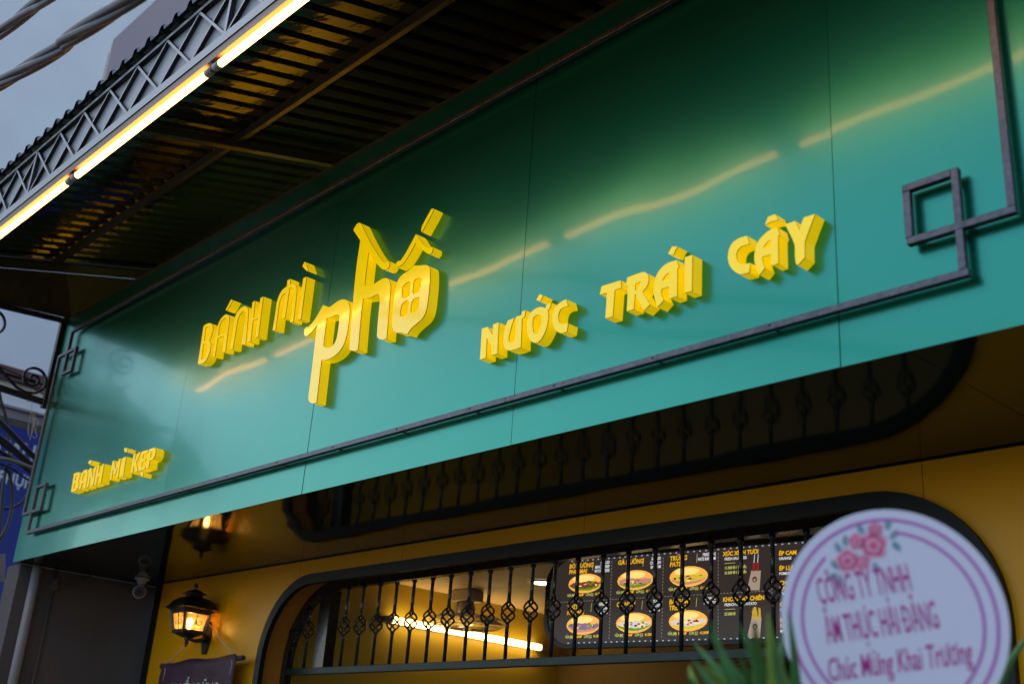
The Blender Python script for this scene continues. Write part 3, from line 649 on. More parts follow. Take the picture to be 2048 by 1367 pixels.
# wall fan hanging from a ceiling bracket
fc = onY(935, 1212, 4.45)
fan = thing('ceiling_fan', 'round caged fan hanging from the ceiling inside the shop', 'fan', (fc.x, 4.45, 2.69))
bx('bracket', (fc.x - .10, 4.40, 2.62), (fc.x + .06, 4.52, 2.688), FANP, fan, .006)
bx('bracket_arm', (fc.x - .10, 4.43, 2.56), (fc.x - .075, 4.49, 2.62), FANP, fan)
MB().lathe((fc.x - .02, 4.46, 0), [(0, 2.62), (.045, 2.615), (.055, 2.58), (.05, 2.55), (.02, 2.54), (0, 2.54)], 16).build('motor', FANP, fan, smooth=True)
cg = MB(); rc = .24; fz = 2.505
for rr, dz in ((.24, 0), (.19, .022), (.12, .032), (.19, -.03), (.12, -.042), (.05, -.045)):
    cg.tube([(fc.x + rr * math.cos(a), 4.46 + rr * math.sin(a), fz + dz) for a in [2 * math.pi * k / 28 for k in range(29)]], .0022, 4, caps=False)
for k in range(28):
    a = 2 * math.pi * k / 28
    cg.tube([(fc.x + rr * math.cos(a), 4.46 + rr * math.sin(a), fz + dz) for rr, dz in ((.04, .036), (.12, .032), (.19, .022), (.24, 0), (.19, -.03), (.12, -.042), (.03, -.046))], .0014, 4, caps=False)
cg.build('cage', CAGE, fan)
for k in range(3):
    a = k * 2.094 + .4; u = Vector((math.cos(a), math.sin(a), 0)); v = Vector((-math.sin(a), math.cos(a), 0)); c = Vector((fc.x, 4.46, fz - .004))
    MB().add([c + u * .03 + v * -.02, c + u * .20 + v * -.06 + Vector((0, 0, .012)), c + u * .21 + v * .05 + Vector((0, 0, -.012)), c + u * .03 + v * .03,
              c + u * .03 + v * -.02 + Vector((0, 0, .003)), c + u * .20 + v * -.06 + Vector((0, 0, .015)), c + u * .21 + v * .05 + Vector((0, 0, -.009)), c + u * .03 + v * .03 + Vector((0, 0, .003))],
             [(0, 1, 2, 3), (4, 7, 6, 5), (0, 4, 5, 1), (1, 5, 6, 2), (2, 6, 7, 3), (3, 7, 4, 0)]).build('blade', FANB, fan)

# ------------------------------------------------------------------ menu light box
MA = onY(1099, 1205, 3.98); MW, MH, MS = 2.0, .50, .80
ang = math.atan2(.17, 1.3)
mux = Vector((math.cos(ang), math.sin(ang), 0)); muy = Vector((math.sin(ang), -math.cos(ang), 0))     # along board / towards the street
mc0 = Vector((MA.x, MA.y, 2.266))
menu = thing('menu_board', 'black backlit menu board with rounded corners behind the window grille', 'menu board', tuple(mc0 + mux * MW * MS / 2))
def mp(u, v, d=0.): return mc0 + mux * (u * MS) + Vector((0, 0, v * MS)) + muy * d
def rrect(w_, h_, r, u0=0, v0=0, n=8):
    p = []
    for cx, cy, a0 in ((w_ - r, h_ - r, 0), (r, h_ - r, 90), (r, r, 180), (w_ - r, r, 270)):
        p += [(u0 + cx + r * math.cos(R(a0 + 90 * k / n)), v0 + cy + r * math.sin(R(a0 + 90 * k / n))) for k in range(n + 1)]
    return p
def mplate(name, loops, d0, d1, m, parent=menu):
    vs, fs = fill2d(loops); mb = MB()
    mb.add([mp(v[0], v[1], d1) for v in vs], fs)
    for lp in loops:
        n = len(lp); mb.add([mp(*p, d0) for p in lp] + [mp(*p, d1) for p in lp], [(i, (i + 1) % n, n + (i + 1) % n, n + i) for i in range(n)])
    return mb.build(name, m, parent, fix=False)
mplate('panel', [rrect(MW, MH, .15)], -.03, 0, BOARD)
mplate('frame', [rrect(MW + .05, MH + .05, .175, -.025, -.025), rrect(MW, MH, .15)], -.032, .012, MFRAME)
for i in range(44):
    u = .16 + i * (MW - .32) / 43
    for v in (.006, MH - .006):
        mplate('edge_led', [[(u - .005, v - .003), (u + .005, v - .003), (u + .005, v + .003), (u - .005, v + .003)]], .0005, .0025, MLED)
def mtext(body, u, v, size, m, xs=1., bold=.0, shear=0., align='LEFT', nm='print_line'):
    me = text_mesh(body, size, xs, bold, shear, align)
    off = parent_world(menu)
    for q in me.vertices: q.co = mp(u + q.co.x, v + q.co.y, .002) - off
    me.materials.append(m); return link(bpy.data.objects.new(nm, me), menu)
def ell(cx, cy, a, b, a0=0, a1=360, n=20): return [(cx + a * math.cos(R(a0 + (a1 - a0) * k / n)), cy + b * math.sin(R(a0 + (a1 - a0) * k / n))) for k in range(n if a1 - a0 >= 360 else n + 1)]
def ragged(cx, cy, a, b, jit, n=26):
    return [(cx + a * math.cos(2 * math.pi * k / n) * (1 + random.uniform(-jit, jit)), cy + b * math.sin(2 * math.pi * k / n) * (1 + random.uniform(-jit, jit))) for k in range(n)]
def band(cx, cy, a, b, t0, t1, jit):
    xs = [-.95 + 1.9 * k / 16 for k in range(17)]
    up = [(cx + a * x, cy + b * (t1 + .16 * (1 - x * x)) * (1 - .6 * x ** 6) + random.uniform(-jit, jit) * b) for x in xs]
    dn = [(cx + a * x, cy + b * t0 * math.sqrt(max(0, 1 - x * x)) + random.uniform(-jit, jit) * b * .6) for x in xs[::-1]]
    return up + dn
def sandwich(cx, cy, fill, top, bott, a=.104, b=.052):
    mplate('bun_print', [ell(cx, cy, a, b)], .0005, .001, BUN)
    mplate('bun_print', [ell(cx - .012, cy + b * .50, a * .66, b * .34)], .001, .0013, BUNL)
    mplate('filling_print', [band(cx, cy, a * .95, b, -.78, -.28, .08)], .0013, .0016, bott)
    mplate('filling_print', [band(cx, cy, a * .95, b, -.50, .02, .10)], .0016, .0019, fill)
    for k in range(16):
        q = random.uniform(-.85, .85); mplate('topping_print', [ragged(cx + a * .85 * q, cy - b * .16 + random.uniform(-.24, .22) * b, random.uniform(.006, .013), random.uniform(.004, .008), .3, 7)], .0019 + k * .00005, .0022 + k * .00005, (top, fill, bott, BUNL, MEAT)[k % 5])
def block(u, vtop, title, sub, fill, top, bott):
    for i, s_ in enumerate(title): mtext(s_, u + .0, vtop - .034 - i * .034, .036, MGOLD, .92, .0012, .12)
    for i, s_ in enumerate(sub): mtext(s_, u + .30, vtop - .022 - i * .024, .024, MWHITE, .72, .0008, .1, 'RIGHT')
    mplate('print_rule', [[(u + .175, vtop - .055), (u + .177, vtop - .055), (u + .181, vtop - .005), (u + .179, vtop - .005)]], .0005, .001, MLIME)
    sandwich(u + .125, vtop - .130, fill, top, bott, .125, .058)
    for k, s_ in enumerate(('VỪA [M]:', 'LỚN [L]:')):
        mtext(s_, u - .005 + k * .14, vtop - .205, .021, MLIME, .72, .0006, .1)
        mtext(('31.000Đ', '41.000Đ')[k], u + .062 + k * .14, vtop - .205, .021, MGOLD, .8, .0008, .1)
block(.14, .485, ['BÒ NƯỚNG', 'PHÔ-MAI'], ['GRILLED', 'MINCED BEEF', 'WITH CHEESE'], MEAT, MEAT, LETT)
block(.50, .485, ['GÀ NƯỚNG'], ['GRILLED', 'CHICKEN', 'BANH MI'], HAM, MEAT, LETT)
block(.86, .485, ['TRỨNG', 'PATE'], ['FRIED EGG', 'PATE BANH MI'], EGG, LETT, HAM)
block(.14, .240, ['THỊT', 'NƯỚNG'], ['GRILLED', 'PORK', 'BANH MI'], ONION, LETT, HAM)
block(.50, .240, ['CÁ NGỪ'], ['TUNA', 'SALAD', 'BANH MI'], CREAM, OLIVE, LETT)
block(.86, .240, ['BÁNH MÌ', 'TRẺ EM'], ['BANH MI', 'FOR KIDS'], CREAM, SAUS, EGG)
def bag(u, v, kind):
    mplate('bag_print', [[(u, v), (u + .075, v - .004), (u + .085, v + .10), (u + .028, v + .105)]], .0005, .001, PAPER)
    mplate('logo_print', [ell(u + .047, v + .055, .014, .016)], .001, .0014, LOGO)
    mplate('logo_print', [ell(u + .047, v + .052, .006, .009)], .0014, .0018, PAPER)
    if kind == 'fries':
        for k in range(9):
            x = u + .03 + k * .0062; h = .05 + random.uniform(-.012, .018); l = random.uniform(-.012, .012)
            mplate('fry_print', [[(x - .003, v + .098), (x + .004, v + .098), (x + .004 + l, v + .098 + h), (x - .003 + l, v + .098 + h)]], .001 + k * .0001, .0014 + k * .0001, FRIES)
    else:
        for k in range(2):
            x = u + .042 + k * .022
            mplate('sausage_print', [[(x - .008, v + .1), (x + .008, v + .1), (x + .01, v + .145), (x - .004, v + .145)]], .001, .0014, SAUS)
            mplate('stick_print', [[(x, v + .145), (x + .004, v + .145), (x + .008, v + .19), (x + .005, v + .19)]], .001, .0014, MWHITE)
for v0, ti, su, pr, kd in ((.485, 'XÚC XÍCH TƯƠI', 'FRESH SAUSAGES', ('11.000 Đ / 1 chiếc', '31.000 Đ / 3 chiếc'), 's'), (.235, 'KHOAI TÂY CHIÊN', 'FRENCH FRIED POTATO', ('27.000 Đ',), 'fries')):
    mtext(ti, 1.205, v0 - .030, .032, MGOLD, .92, .0012, .1); mtext(su, 1.215, v0 - .055, .021, MWHITE, .85, .0006, .1)
    mplate('print_rule', [[(1.215, v0 - .073), (1.28, v0 - .073), (1.28, v0 - .071), (1.215, v0 - .071)]], .0005, .001, MLIME)
    for i, s_ in enumerate(pr): mtext(s_, 1.215, v0 - .105 - i * .027, .022, MLIME, .82, .0006, .08)
    bag(1.352, v0 - .225, kd)
for v, a_, b_, c_ in ((.435, 'ÉP CAM', 'ORANGE', '35.000 Đ'), (.355, 'ÉP LỰU', 'POMEGRANATE', '30.000 Đ'), (.278, 'CHANH XANH', '', ''), (.248, 'BẠC HÀ', 'LEMON MINT', '30.000 Đ'), (.165, 'CÀ PHÊ', 'COFFEE TAKE AWAY', '25.000 Đ'), (.085, 'MILO', '', ''), (.055, 'NESVITA', 'MILO / NESVITA', '25.000 Đ')):
    mtext(a_, 1.545, v, .030, MGOLD, 1., .0012, .05)
    if b_: mtext(b_, 1.545, v - .025, .021, MWHITE, .85, .0006)
    if c_:
        mtext(c_, 1.76, v + .01, .022, MLIME, .95, .0006)
        mplate('print_rule', [[(1.745, v - .015), (1.747, v - .015), (1.747, v + .035), (1.745, v + .035)]], .0005, .001, MDASH)
def dash(u0, v0, u1, v1, n):
    for k in range(n):
        a, b = (k + .15) / n, (k + .7) / n
        ua, va, ub, vb = u0 + (u1 - u0) * a, v0 + (v1 - v0) * a, u0 + (u1 - u0) * b, v0 + (v1 - v0) * b
        w_ = .0015; hx, hy = (w_, 0) if abs(u1 - u0) < abs(v1 - v0) else (0, w_)
        mplate('print_dash', [[(ua - hx, va - hy), (ub - hx, vb - hy), (ub + hx, vb + hy), (ua + hx, va + hy)]], .0005, .001, MDASH)
dash(.02, .25, 1.50, .25, 70)
for u in (.455, .815, 1.175, 1.50): dash(u, .02, u, .48, 24)
# wicker basket on a shelf below the menu
sh = thing('wall_shelf', 'brown wooden shelf on the wall below the menu board', 'shelf', (-3.6, 5.3, 2.2))
bx('shelf_board', (-4.6, 5.15, 2.19), (-1.5, 5.49, 2.215), INBACK, sh)
bk = thing('wicker_basket', 'brown woven basket standing under the menu board', 'basket', (-3.78, 5.3, 2.216))
mb = MB()
for j in range(7):
    z = 2.22 + j * .022; mb.tube([(-3.78 + (.15 + j * .006) * math.cos(a), 5.3 + (.11 + j * .004) * math.sin(a), z + .004 * math.sin(7 * a + j * 3.1)) for a in [2 * math.pi * k / 36 for k in range(37)]], .010, 6, caps=False)
mb.build('woven_side', WICKER, bk, smooth=True)
MB().tube([(-3.78 + .195 * math.cos(a), 5.3 + .14 * math.sin(a), 2.375) for a in [2 * math.pi * k / 36 for k in range(37)]], .013, 8, caps=False).build('rim', WICKER, bk, smooth=True)

# ================================================================== LANTERN
LX, LYY = -6.075, 3.125
lan = thing('wall_lantern', 'black four-sided wall lantern with a lit amber bulb on the yellow wall', 'lantern', (LX, YW, 2.28))
def frust(mb, z0, a0, z1, a1, c=(LX, LYY)):
    vs = [(c[0] + sx_ * a, c[1] + sy_ * a, z) for z, a in ((z0, a0), (z1, a1)) for sx_, sy_ in ((-1, -1), (1, -1), (1, 1), (-1, 1))]
    return mb.add(vs, [(0, 1, 5, 4), (1, 2, 6, 5), (2, 3, 7, 6), (3, 0, 4, 7), (0, 3, 2, 1), (4, 5, 6, 7)])
prof_r = [(2.412, .088), (2.420, .090), (2.428, .110), (2.434, .108), (2.450, .093), (2.470, .083), (2.488, .060), (2.494, .042)]
mb = MB()
for (z0, a0), (z1, a1) in zip(prof_r[:-1], prof_r[1:]): frust(mb, z0, a0, z1, a1)
mb.build('roof', BRONZE, lan)
mb = MB(); frust(mb, 2.494, .036, 2.508, .034); frust(mb, 2.508, .050, 2.513, .050); frust(mb, 2.513, .048, 2.530, .026); frust(mb, 2.530, .026, 2.538, .010)
mb.build('cap', BRONZE, lan)
MB().lathe((LX, LYY, 0), [(0, 2.536), (.010, 2.538), (.006, 2.543), (.016, 2.552), (.012, 2.562), (.004, 2.572), (0, 2.578)], 12).build('finial', BRONZE, lan, smooth=True)
B0, A0, B1, A1 = 2.305, .062, 2.412, .082      # body
for sx_, sy_ in ((-1, -1), (1, -1), (1, 1), (-1, 1)):
    MB().tube([(LX + sx_ * A0, LYY + sy_ * A0, B0), (LX + sx_ * A1, LYY + sy_ * A1, B1)], .0085, 4).build('corner_post', BRONZE, lan)
mb = MB(); frust(mb, 2.292, .066, 2.310, .068); frust(mb, 2.270, .02, 2.292, .062); mb.build('base', BRONZE, lan)
mb = MB(); frust(mb, 2.398, .0815, 2.4115, .084); mb.build('upper_band', BRONZE, lan)
MB().lathe((LX, LYY, 0), [(.014, 2.272), (.016, 2.258), (.008, 2.25), (.014, 2.24), (.006, 2.232), (.009, 2.226), (0, 2.218)], 12).build('lower_finial', BRONZE, lan, smooth=True)
for ax, s_ in ((0, 1), (0, -1), (1, 1), (1, -1)):
    def fp(u, h, dd=0.):
        a = A0 + (A1 - A0) * (h - B0) / (B1 - B0) + dd - .004
        return (LX + s_ * a, LYY + u, h) if ax == 0 else (LX + u, LYY + s_ * a, h)
    o = MB().add([fp(-.052, 2.311), fp(.052, 2.311), fp(.066, 2.397), fp(-.066, 2.397)], [(0, 1, 2, 3)]).build('pane', PANE, lan, fix=False)
    mb = MB()
    mb.tube([fp(0, 2.311, .003), fp(0, 2.397, .003)], .0022, 5)
    for q in (-1, 1):
        mb.tube([fp(q * (.022 + .020 * (1 - k / 16 * .65) * math.cos(2.6 + k * .42)), 2.352 + .019 * (1 - k / 16 * .65) * math.sin(2.6 + k * .42), .003) for k in range(15)], .0022, 5)
        mb.tube([fp(q * .012, 2.386, .003), fp(0, 2.38, .003)], .0018, 5)
    mb.build('scrollwork', BRONZE, o, fix=False)
MB().lathe((LX, LYY, 0), [(0, 2.378), (.010, 2.374), (.017, 2.358), (.014, 2.342), (.007, 2.328), (.007, 2.312)], 14).build('bulb', BULB, lan, smooth=True)
MB().tube([(LX, LYY + .012, 2.266), (LX, LYY + .05, 2.258), (LX, LYY + .09, 2.268), (LX, YW - .012, 2.285)], [.009, .010, .015, .03], 12).build('arm', BRONZE, lan, smooth=True)
pl = [(LX + .045 * math.cos(a) * (1 + .08 * math.cos(4 * a)), 2.284 + .092 * math.sin(a) * (1 + .1 * math.cos(6 * a))) for a in [2 * math.pi * k / 32 for k in range(32)]]
plate('back_plate', [pl], YW - .012, YW - .0015, BRONZE, lan)
ll = bpy.data.lights.new('lantern_light', 'POINT'); ll.energy = 3.2; ll.color = (1, .5, .12); ll.shadow_soft_size = .015
lo_ = link(bpy.data.objects.new('lantern_light', ll), lan); lo_.location = Vector((LX, LYY, 2.355)) - lan.location

# ================================================================== BANNER on a rod, hung from the lantern
ban = thing('cloth_banner', 'maroon cloth banner on a rod hung by cords from the wall lantern', 'banner', (-5.98, 3.18, 2.1))
ra, rb = Vector((-6.435, 3.18, 2.129)), Vector((-5.525, 3.18, 2.151))
MB().tube([ra, rb], .0135, 12).build('rod', ROD, ban, smooth=True)
mb = MB(); nx, nz = 30, 26; vs = []
for j in range(nz + 1):
    for i in range(nx + 1):
        u, v = i / nx, j / nz
        x = ra.x + .035 + (rb.x - .035 - ra.x - .045) * u; ztop = ra.z + (rb.z - ra.z) * u + .014
        wob = .008 * math.sin(u * 19 + 1) * v ** .5 + .006 * math.sin(u * 7 + v * 9) + .010 * math.exp(-((v - .045) / .02) ** 2) * math.sin(u * 5 + 2)
        vs.append((x + .02 * v * (u - .5) * -1, 3.155 + wob - .004 * v, ztop - v * 1.0 - .006 * math.sin(u * 11) * (1 - v)))
mb.add(vs, [(j * (nx + 1) + i, j * (nx + 1) + i + 1, (j + 1) * (nx + 1) + i + 1, (j + 1) * (nx + 1) + i) for j in range(nz) for i in range(nx)])
o = mb.build('cloth', MAROON, ban, smooth=True, fix=False); s_ = o.modifiers.new('thickness', 'SOLIDIFY'); s_.thickness = .002
me = text_mesh('TUYỂN DŨNG', .085, .95, .0012, 0, 'CENTER'); off = parent_world(ban)
for q in me.vertices: q.co = Vector((-5.93 + q.co.x, 3.138, 1.965 + q.co.y)) - off
me.materials.append(BTEXT); link(bpy.data.objects.new('print_line', me), ban)
hook = Vector((LX + .005, YW - .016, 2.37))
for end in (Vector((-6.364, 3.18, 2.145)), Vector((-5.619, 3.18, 2.165))):
    mb = MB(); mb.tube([hook, hook.lerp(end, .5) + Vector((0, -.004, -.006)), end], .0030, 6)
    mb.tube([end + Vector((0, .019 * math.cos(a), -.012 + .019 * math.sin(a))) for a in [k * math.pi / 6 for k in range(13)]], .0034, 6)
    mb.tube([end + Vector((.004, -.018, -.014)), end + Vector((.022, -.02, -.05)), end + Vector((.012, -.02, -.10))], .0024, 5)
    mb.build('cord', TWINE, ban, smooth=True, fix=False)

# ================================================================== CCTV CAMERA
cp = onZ(285, 1155, ZS)
cc = thing('security_camera', 'white bullet security camera fixed under the soffit', 'security camera', (cp.x, cp.y, ZS))
MB().lathe((cp.x, cp.y, 0), [(0, ZS - .001), (.045, ZS - .001), (.046, ZS - .010), (.030, ZS - .014), (.028, ZS - .03), (.018, ZS - .036), (0, ZS - .036)], 20).build('mount', WHITE, cc, smooth=True)
aim = (Vector((-.2, -.4, .9)) - Vector((cp.x, cp.y, ZS - .07))).normalized()
c0 = Vector((cp.x, cp.y, ZS - .078)); bk0 = c0 - aim * .055; fr0 = c0 + aim * .062
MB().tube([c0 + Vector((0, 0, .045)), c0], .015, 10).build('joint', WHITE, cc, smooth=True)
MB().tube([bk0 - aim * .004, bk0, fr0 - aim * .02, fr0], [.025, .034, .036, .039], 20).build('body', WHITE, cc, smooth=True)
MB().tube([fr0 + aim * .001, fr0 + aim * .0025], [.033, .033], 20).build('lens_ring', LENS, cc)
a_ = aim.cross(Vector((0, 0, 1))).normalized(); b_ = aim.cross(a_)
for k in range(10):
    q = 2 * math.pi * k / 10; c1 = fr0 + aim * .0028 + (a_ * math.cos(q) + b_ * math.sin(q)) * .025
    MB().tube([c1, c1 + aim * .0015], .0035, 6).build('infrared_lamp', LED, cc)
MB().tube([fr0 + aim * .0026, fr0 + aim * .0045], .011, 14).build('lens', LENS, cc, smooth=True)

# ================================================================== SCROLL BRACKET at the sign's left end
XB = -7.005
br = thing('scroll_bracket', 'black wrought-iron scroll bracket at the left end of the signboard', 'bracket', (XB, D, 3.62))
bx('upright', (XB - .018, D - .03, 3.60), (XB + .018, D + .008, 4.20), IRON, br, .002)
def fbar(name, pts, wd, th=.016):
    """flat bar following pts (y,z) in the plane x = XB"""
    mb = MB(); n = len(pts); vs = []
    for i, (y, z) in enumerate(pts):
        t_ = Vector((pts[min(i + 1, n - 1)][0] - pts[max(i - 1, 0)][0], pts[min(i + 1, n - 1)][1] - pts[max(i - 1, 0)][1])).normalized(); nn = Vector((-t_.y, t_.x)) * wd / 2
        for sx_, sn in ((-1, 1), (1, 1), (1, -1), (-1, -1)): vs.append((XB + sx_ * th / 2, y + nn.x * sn, z + nn.y * sn))
    fs = [(i * 4 + k, i * 4 + (k + 1) % 4, i * 4 + 4 + (k + 1) % 4, i * 4 + 4 + k) for i in range(n - 1) for k in range(4)] + [(0, 1, 2, 3), (n * 4 - 4, n * 4 - 3, n * 4 - 2, n * 4 - 1)]
    return mb.add(vs, fs).build(name, IRON, br)
fbar('lower_bar', [(D - .032, 3.637), (1.55, 3.680)], .034, .03)
def spiral(cy, cz, sgn, a0, turns=1.72, r0=.012, r1=.092, n=44):
    return [(cy + (r0 + (r1 - r0) * k / n) * math.cos(R(a0) + sgn * 2 * math.pi * turns * k / n), cz + (r0 + (r1 - r0) * k / n) * math.sin(R(a0) + sgn * 2 * math.pi * turns * k / n)) for k in range(n + 1)]
fbar('scroll', spiral(2.283, 3.762, -1, 180) + [(2.255, 3.668), (2.20, 3.682), (2.12, 3.735), (2.0, 3.83), (1.9, 3.90)], .0135)
fbar('scroll', spiral(1.965, 4.03, 1, 200), .0135)
fbar('top_bar', [(D - .032, 4.185), (1.55, 4.12)], .03, .028)
tw = thing('loose_twine', 'pale loose twine looped over the scroll bracket', 'twine', (XB, 2.33, 3.6))
def pxpath(pts, x): return [onX(px, py, x) for px, py in pts]
MB().tube(pxpath([(50, 783), (55, 792), (55, 803), (64, 802), (63, 782)], XB - .03), .0028, 5).build('loop', TWINE, tw, smooth=True)
MB().tube(pxpath([(69, 781), (76, 800), (80, 811), (86, 810), (88, 796), (84, 788)], XB - .03), .0024, 5).build('loop', TWINE, tw, smooth=True)
MB().tube(pxpath([(64, 800), (63, 820), (58, 845), (56, 862), (60, 880), (66, 860), (70, 838), (69, 822), (65, 828), (68, 850), (74, 873), (68, 876), (62, 868), (66, 850), (72, 836), (77, 842), (72, 860)], XB - .035), .0024, 5).build('hanging_strand', TWINE, tw, smooth=True)

# ================================================================== NEIGHBOUR at the left
nb = thing('neighbour_building', 'tall pale grey rendered building behind the canopy at the left', 'building', (-11, 3, 0))
bx('wall', (-14, .4, 0), (-11, 14, 16), PALE, nb)
def strip(name, pa, pb, prj, m):
    za = onX(*pa, -11).z; zb = onX(*pb, -11).z
    return bx(name, (-10.99, .42, min(za, zb)), (-11 + prj, 13, max(za, zb)), m, nb)
strip('ledge', (0, 733), (0, 748), .10, LEDGE); strip('ledge', (0, 752), (0, 758), .08, LEDGE); strip('ledge', (0, 808), (0, 813), .06, LEDGE2)
strip('plinth_band', (0, 815), (0, 832), .03, LEDGE2); strip('dark_band', (0, 834), (0, 846), .02, BROWN)
bb = thing('blue_shop_board', 'blue neighbouring shop board with pale lettering behind the cables', 'signboard', (-10.9, 4, 2.0))
bx('board', (-10.96, .8, 1.4), (-10.90, 9, onX(0, 846, -10.9).z), BLUE, bb)
def side_text(body, px, py, h, m, parent):
    q = onX(px, py, -10.895); me = text_mesh(body, h, .8, .004)
    off = parent_world(parent)
    for v in me.vertices: v.co = Vector((-10.895, q.y + v.co.x, q.z + v.co.y)) - off
    me.materials.append(m); return link(bpy.data.objects.new('painted_word', me), parent)
side_text('PHỤNG', -6, 962, .155, WHITE_L, bb); side_text('CÀNG', -9, 903, .21, WHITE_L, bb)

aw = thing('added_neighbour_awning', 'unseen dark awning added on the neighbouring building for a dark reflection in the signboard', 'awning', (-12, -.3, 4.4))  # added out of view so the green sign mirrors a dark patch
MB().add([(-14, .4, 5.3), (-11.2, .4, 5.3), (-11.2, -1.0, 4.5), (-14, -1.0, 4.5), (-14, .4, 5.24), (-11.2, .4, 5.24), (-11.2, -1.0, 4.44), (-14, -1.0, 4.44)],
         [(0, 1, 2, 3), (4, 7, 6, 5), (0, 4, 5, 1), (1, 5, 6, 2), (2, 6, 7, 3), (3, 7, 4, 0)]).build('cover', CANOPY, aw)

# ================================================================== CABLES
def bez(pts, n=24):
    P = [Vector(p) for p in pts]; out = []
    for i in range(len(P) - 1):
        p0 = P[max(i - 1, 0)]; p1 = P[i]; p2 = P[i + 1]; p3 = P[min(i + 2, len(P) - 1)]
        for k in range(n):
            t_ = k / n
            out.append(.5 * ((2 * p1) + (p2 - p0) * t_ + (2 * p0 - 5 * p1 + 4 * p2 - p3) * t_ ** 2 + (3 * p1 - p0 - 3 * p2 + p3) * t_ ** 3))
    return out + [P[-1]]
def twisted(name, label, pts, r, rs, pitch, strands=4, cat='cable'):
    t_ = thing(name, label, cat, tuple(pts[0]), 'twisted overhead power cables')
    path = bez(pts, 60); L = [0]
    for i in range(1, len(path)): L.append(L[-1] + (path[i] - path[i - 1]).length)
    for s in range(strands):
        pp_ = []
        for i, p in enumerate(path):
            d = (path[min(i + 1, len(path) - 1)] - path[max(i - 1, 0)]).normalized(); a = d.cross(Vector((0, 0, 1))).normalized(); b = d.cross(a)
            q = 2 * math.pi * (L[i] / pitch + s / strands); pp_.append(p + (a * math.cos(q) + b * math.sin(q)) * r)
        MB().tube(pp_, rs, 8).build('strand', CABLE_B, t_, smooth=True, fix=False)
    return t_
c1 = [onY(-420, 400, 1.1), onY(0, 167, .95), onY(140, 77, .9), onY(270, -8, .85), onY(600, -260, .75)]
twisted('overhead_cable', 'thick twisted overhead power cable, the lower of two, crossing the top left corner', c1, .0135, .0125, 2.3)
c2 = [onY(-300, 300, 1.1), onY(0, 66, .95), onY(95, -6, .9), onY(300, -160, .8)]
twisted('overhead_cable', 'thick twisted overhead power cable, the upper of two, in the top left corner', c2, .0125, .0130, 2.3, 3)
cb = [('thick black cable topmost of the bundle beside the blue board', [(-30, 815), (15, 858), (60, 905), (130, 975)], -7.9, .021),
      ('thick black cable second in the bundle beside the blue board', [(-30, 850), (20, 890), (70, 935), (130, 985)], -8.0, .019),
      ('thick black cable third in the bundle beside the blue board', [(-30, 862), (30, 905), (75, 945), (130, 992)], -8.2, .017),
      ('black cable in the middle of the bundle beside the blue board', [(-30, 885), (30, 920), (70, 950), (120, 985)], -8.1, .016),
      ('brownish black cable lowest of the bundle beside the blue board', [(-30, 915), (20, 935), (55, 958), (110, 990)], -7.9, .008),
      ('thin black wire sagging over the blue board', [(-20, 1008), (10, 1016), (35, 1010), (50, 996), (60, 975)], -8.3, .010),
      ('dark cable hanging behind the scroll bracket', [(-4, 770), (2, 800), (12, 835), (17, 880), (20, 930)], -8.6, .012),
      ('thin black wire crossing the pale wall ledges', [(-10, 728), (30, 745), (60, 756), (95, 772)], -8.8, .008),
      ('thin grey wire below the wall ledges', [(-10, 758), (35, 762), (70, 778), (95, 792)], -8.6, .006),
      ('black cable looping down left of the signboard', [(8, 935), (18, 945), (24, 985), (22, 1025), (10, 1060), (-6, 1085)], -8.0, .013),
      ('black cable hanging straight at the left photo edge', [(12, 935), (6, 975), (2, 1030), (-2, 1090)], -8.05, .012)]
for lab, pts, xx, rr in cb:
    o = MB().tube(bez(pxpath(pts, xx), 10), rr, 8).build('cable', CABLE, None, smooth=True, fix=False); tag(o, lab, 'cable', 'cables bundled left of the signboard')
o = MB().tube(bez(pxpath([(-20, 915), (15, 918), (40, 926), (66, 936)], -7.85), 10), .0125, 8).build('conduit_pipe', PVC, None, smooth=True); tag(o, 'light grey flexible conduit among the black cables', 'conduit')
o = MB().tube(bez(pxpath([(0, 1108), (1, 1125), (-1, 1165)], -8.0), 8), [.03] * 17, 10).build('cable_box', LEDGE2, None, smooth=True); tag(o, 'grey cable joint sleeve at the left photo edge', 'joint box')

# ================================================================== CONGRATULATION DISC on a flower stand
DD = 1.85
dc = onD(1781, 1243, DD); DRAD = 219 / FPX * DD
nrm = (CAM - dc); nrm = (nrm.normalized() + Vector((-.10, -.12, -.02))).normalized()
du = Vector((0, 0, 1)).cross(nrm).normalized(); dv = nrm.cross(du)
roll = R(8.5); du, dv = du * math.cos(roll) + dv * math.sin(roll), dv * math.cos(roll) - du * math.sin(roll)
fs_ = thing('greeting_disc', 'round white greeting disc with purple rings and magenta lettering on a stand', 'greeting board', (dc.x, dc.y, 0))
def dp(u, v, d=0.): return dc + du * (u * DRAD) + dv * (v * DRAD) + nrm * d
def dplate(name, loops, d0, d1, m, parent=fs_):
    vs, fs = fill2d(loops); mb = MB(); mb.add([dp(v[0], v[1], d1) for v in vs], fs); mb.add([dp(v[0], v[1], d0) for v in vs], [f[::-1] for f in fs])
    for lp in loops:
        n = len(lp); mb.add([dp(*p, d0) for p in lp] + [dp(*p, d1) for p in lp], [(i, (i + 1) % n, n + (i + 1) % n, n + i) for i in range(n)])
    return mb.build(name, m, parent, fix=False)
dplate('disc', [ell(0, 0, 1, 1.02, n=72)], -.012, 0, DISC)
dplate('printed_ring', [ell(0, 0, .925, .94, n=72), ell(0, 0, .895, .91, n=72)], .0002, .0006, DPURP)
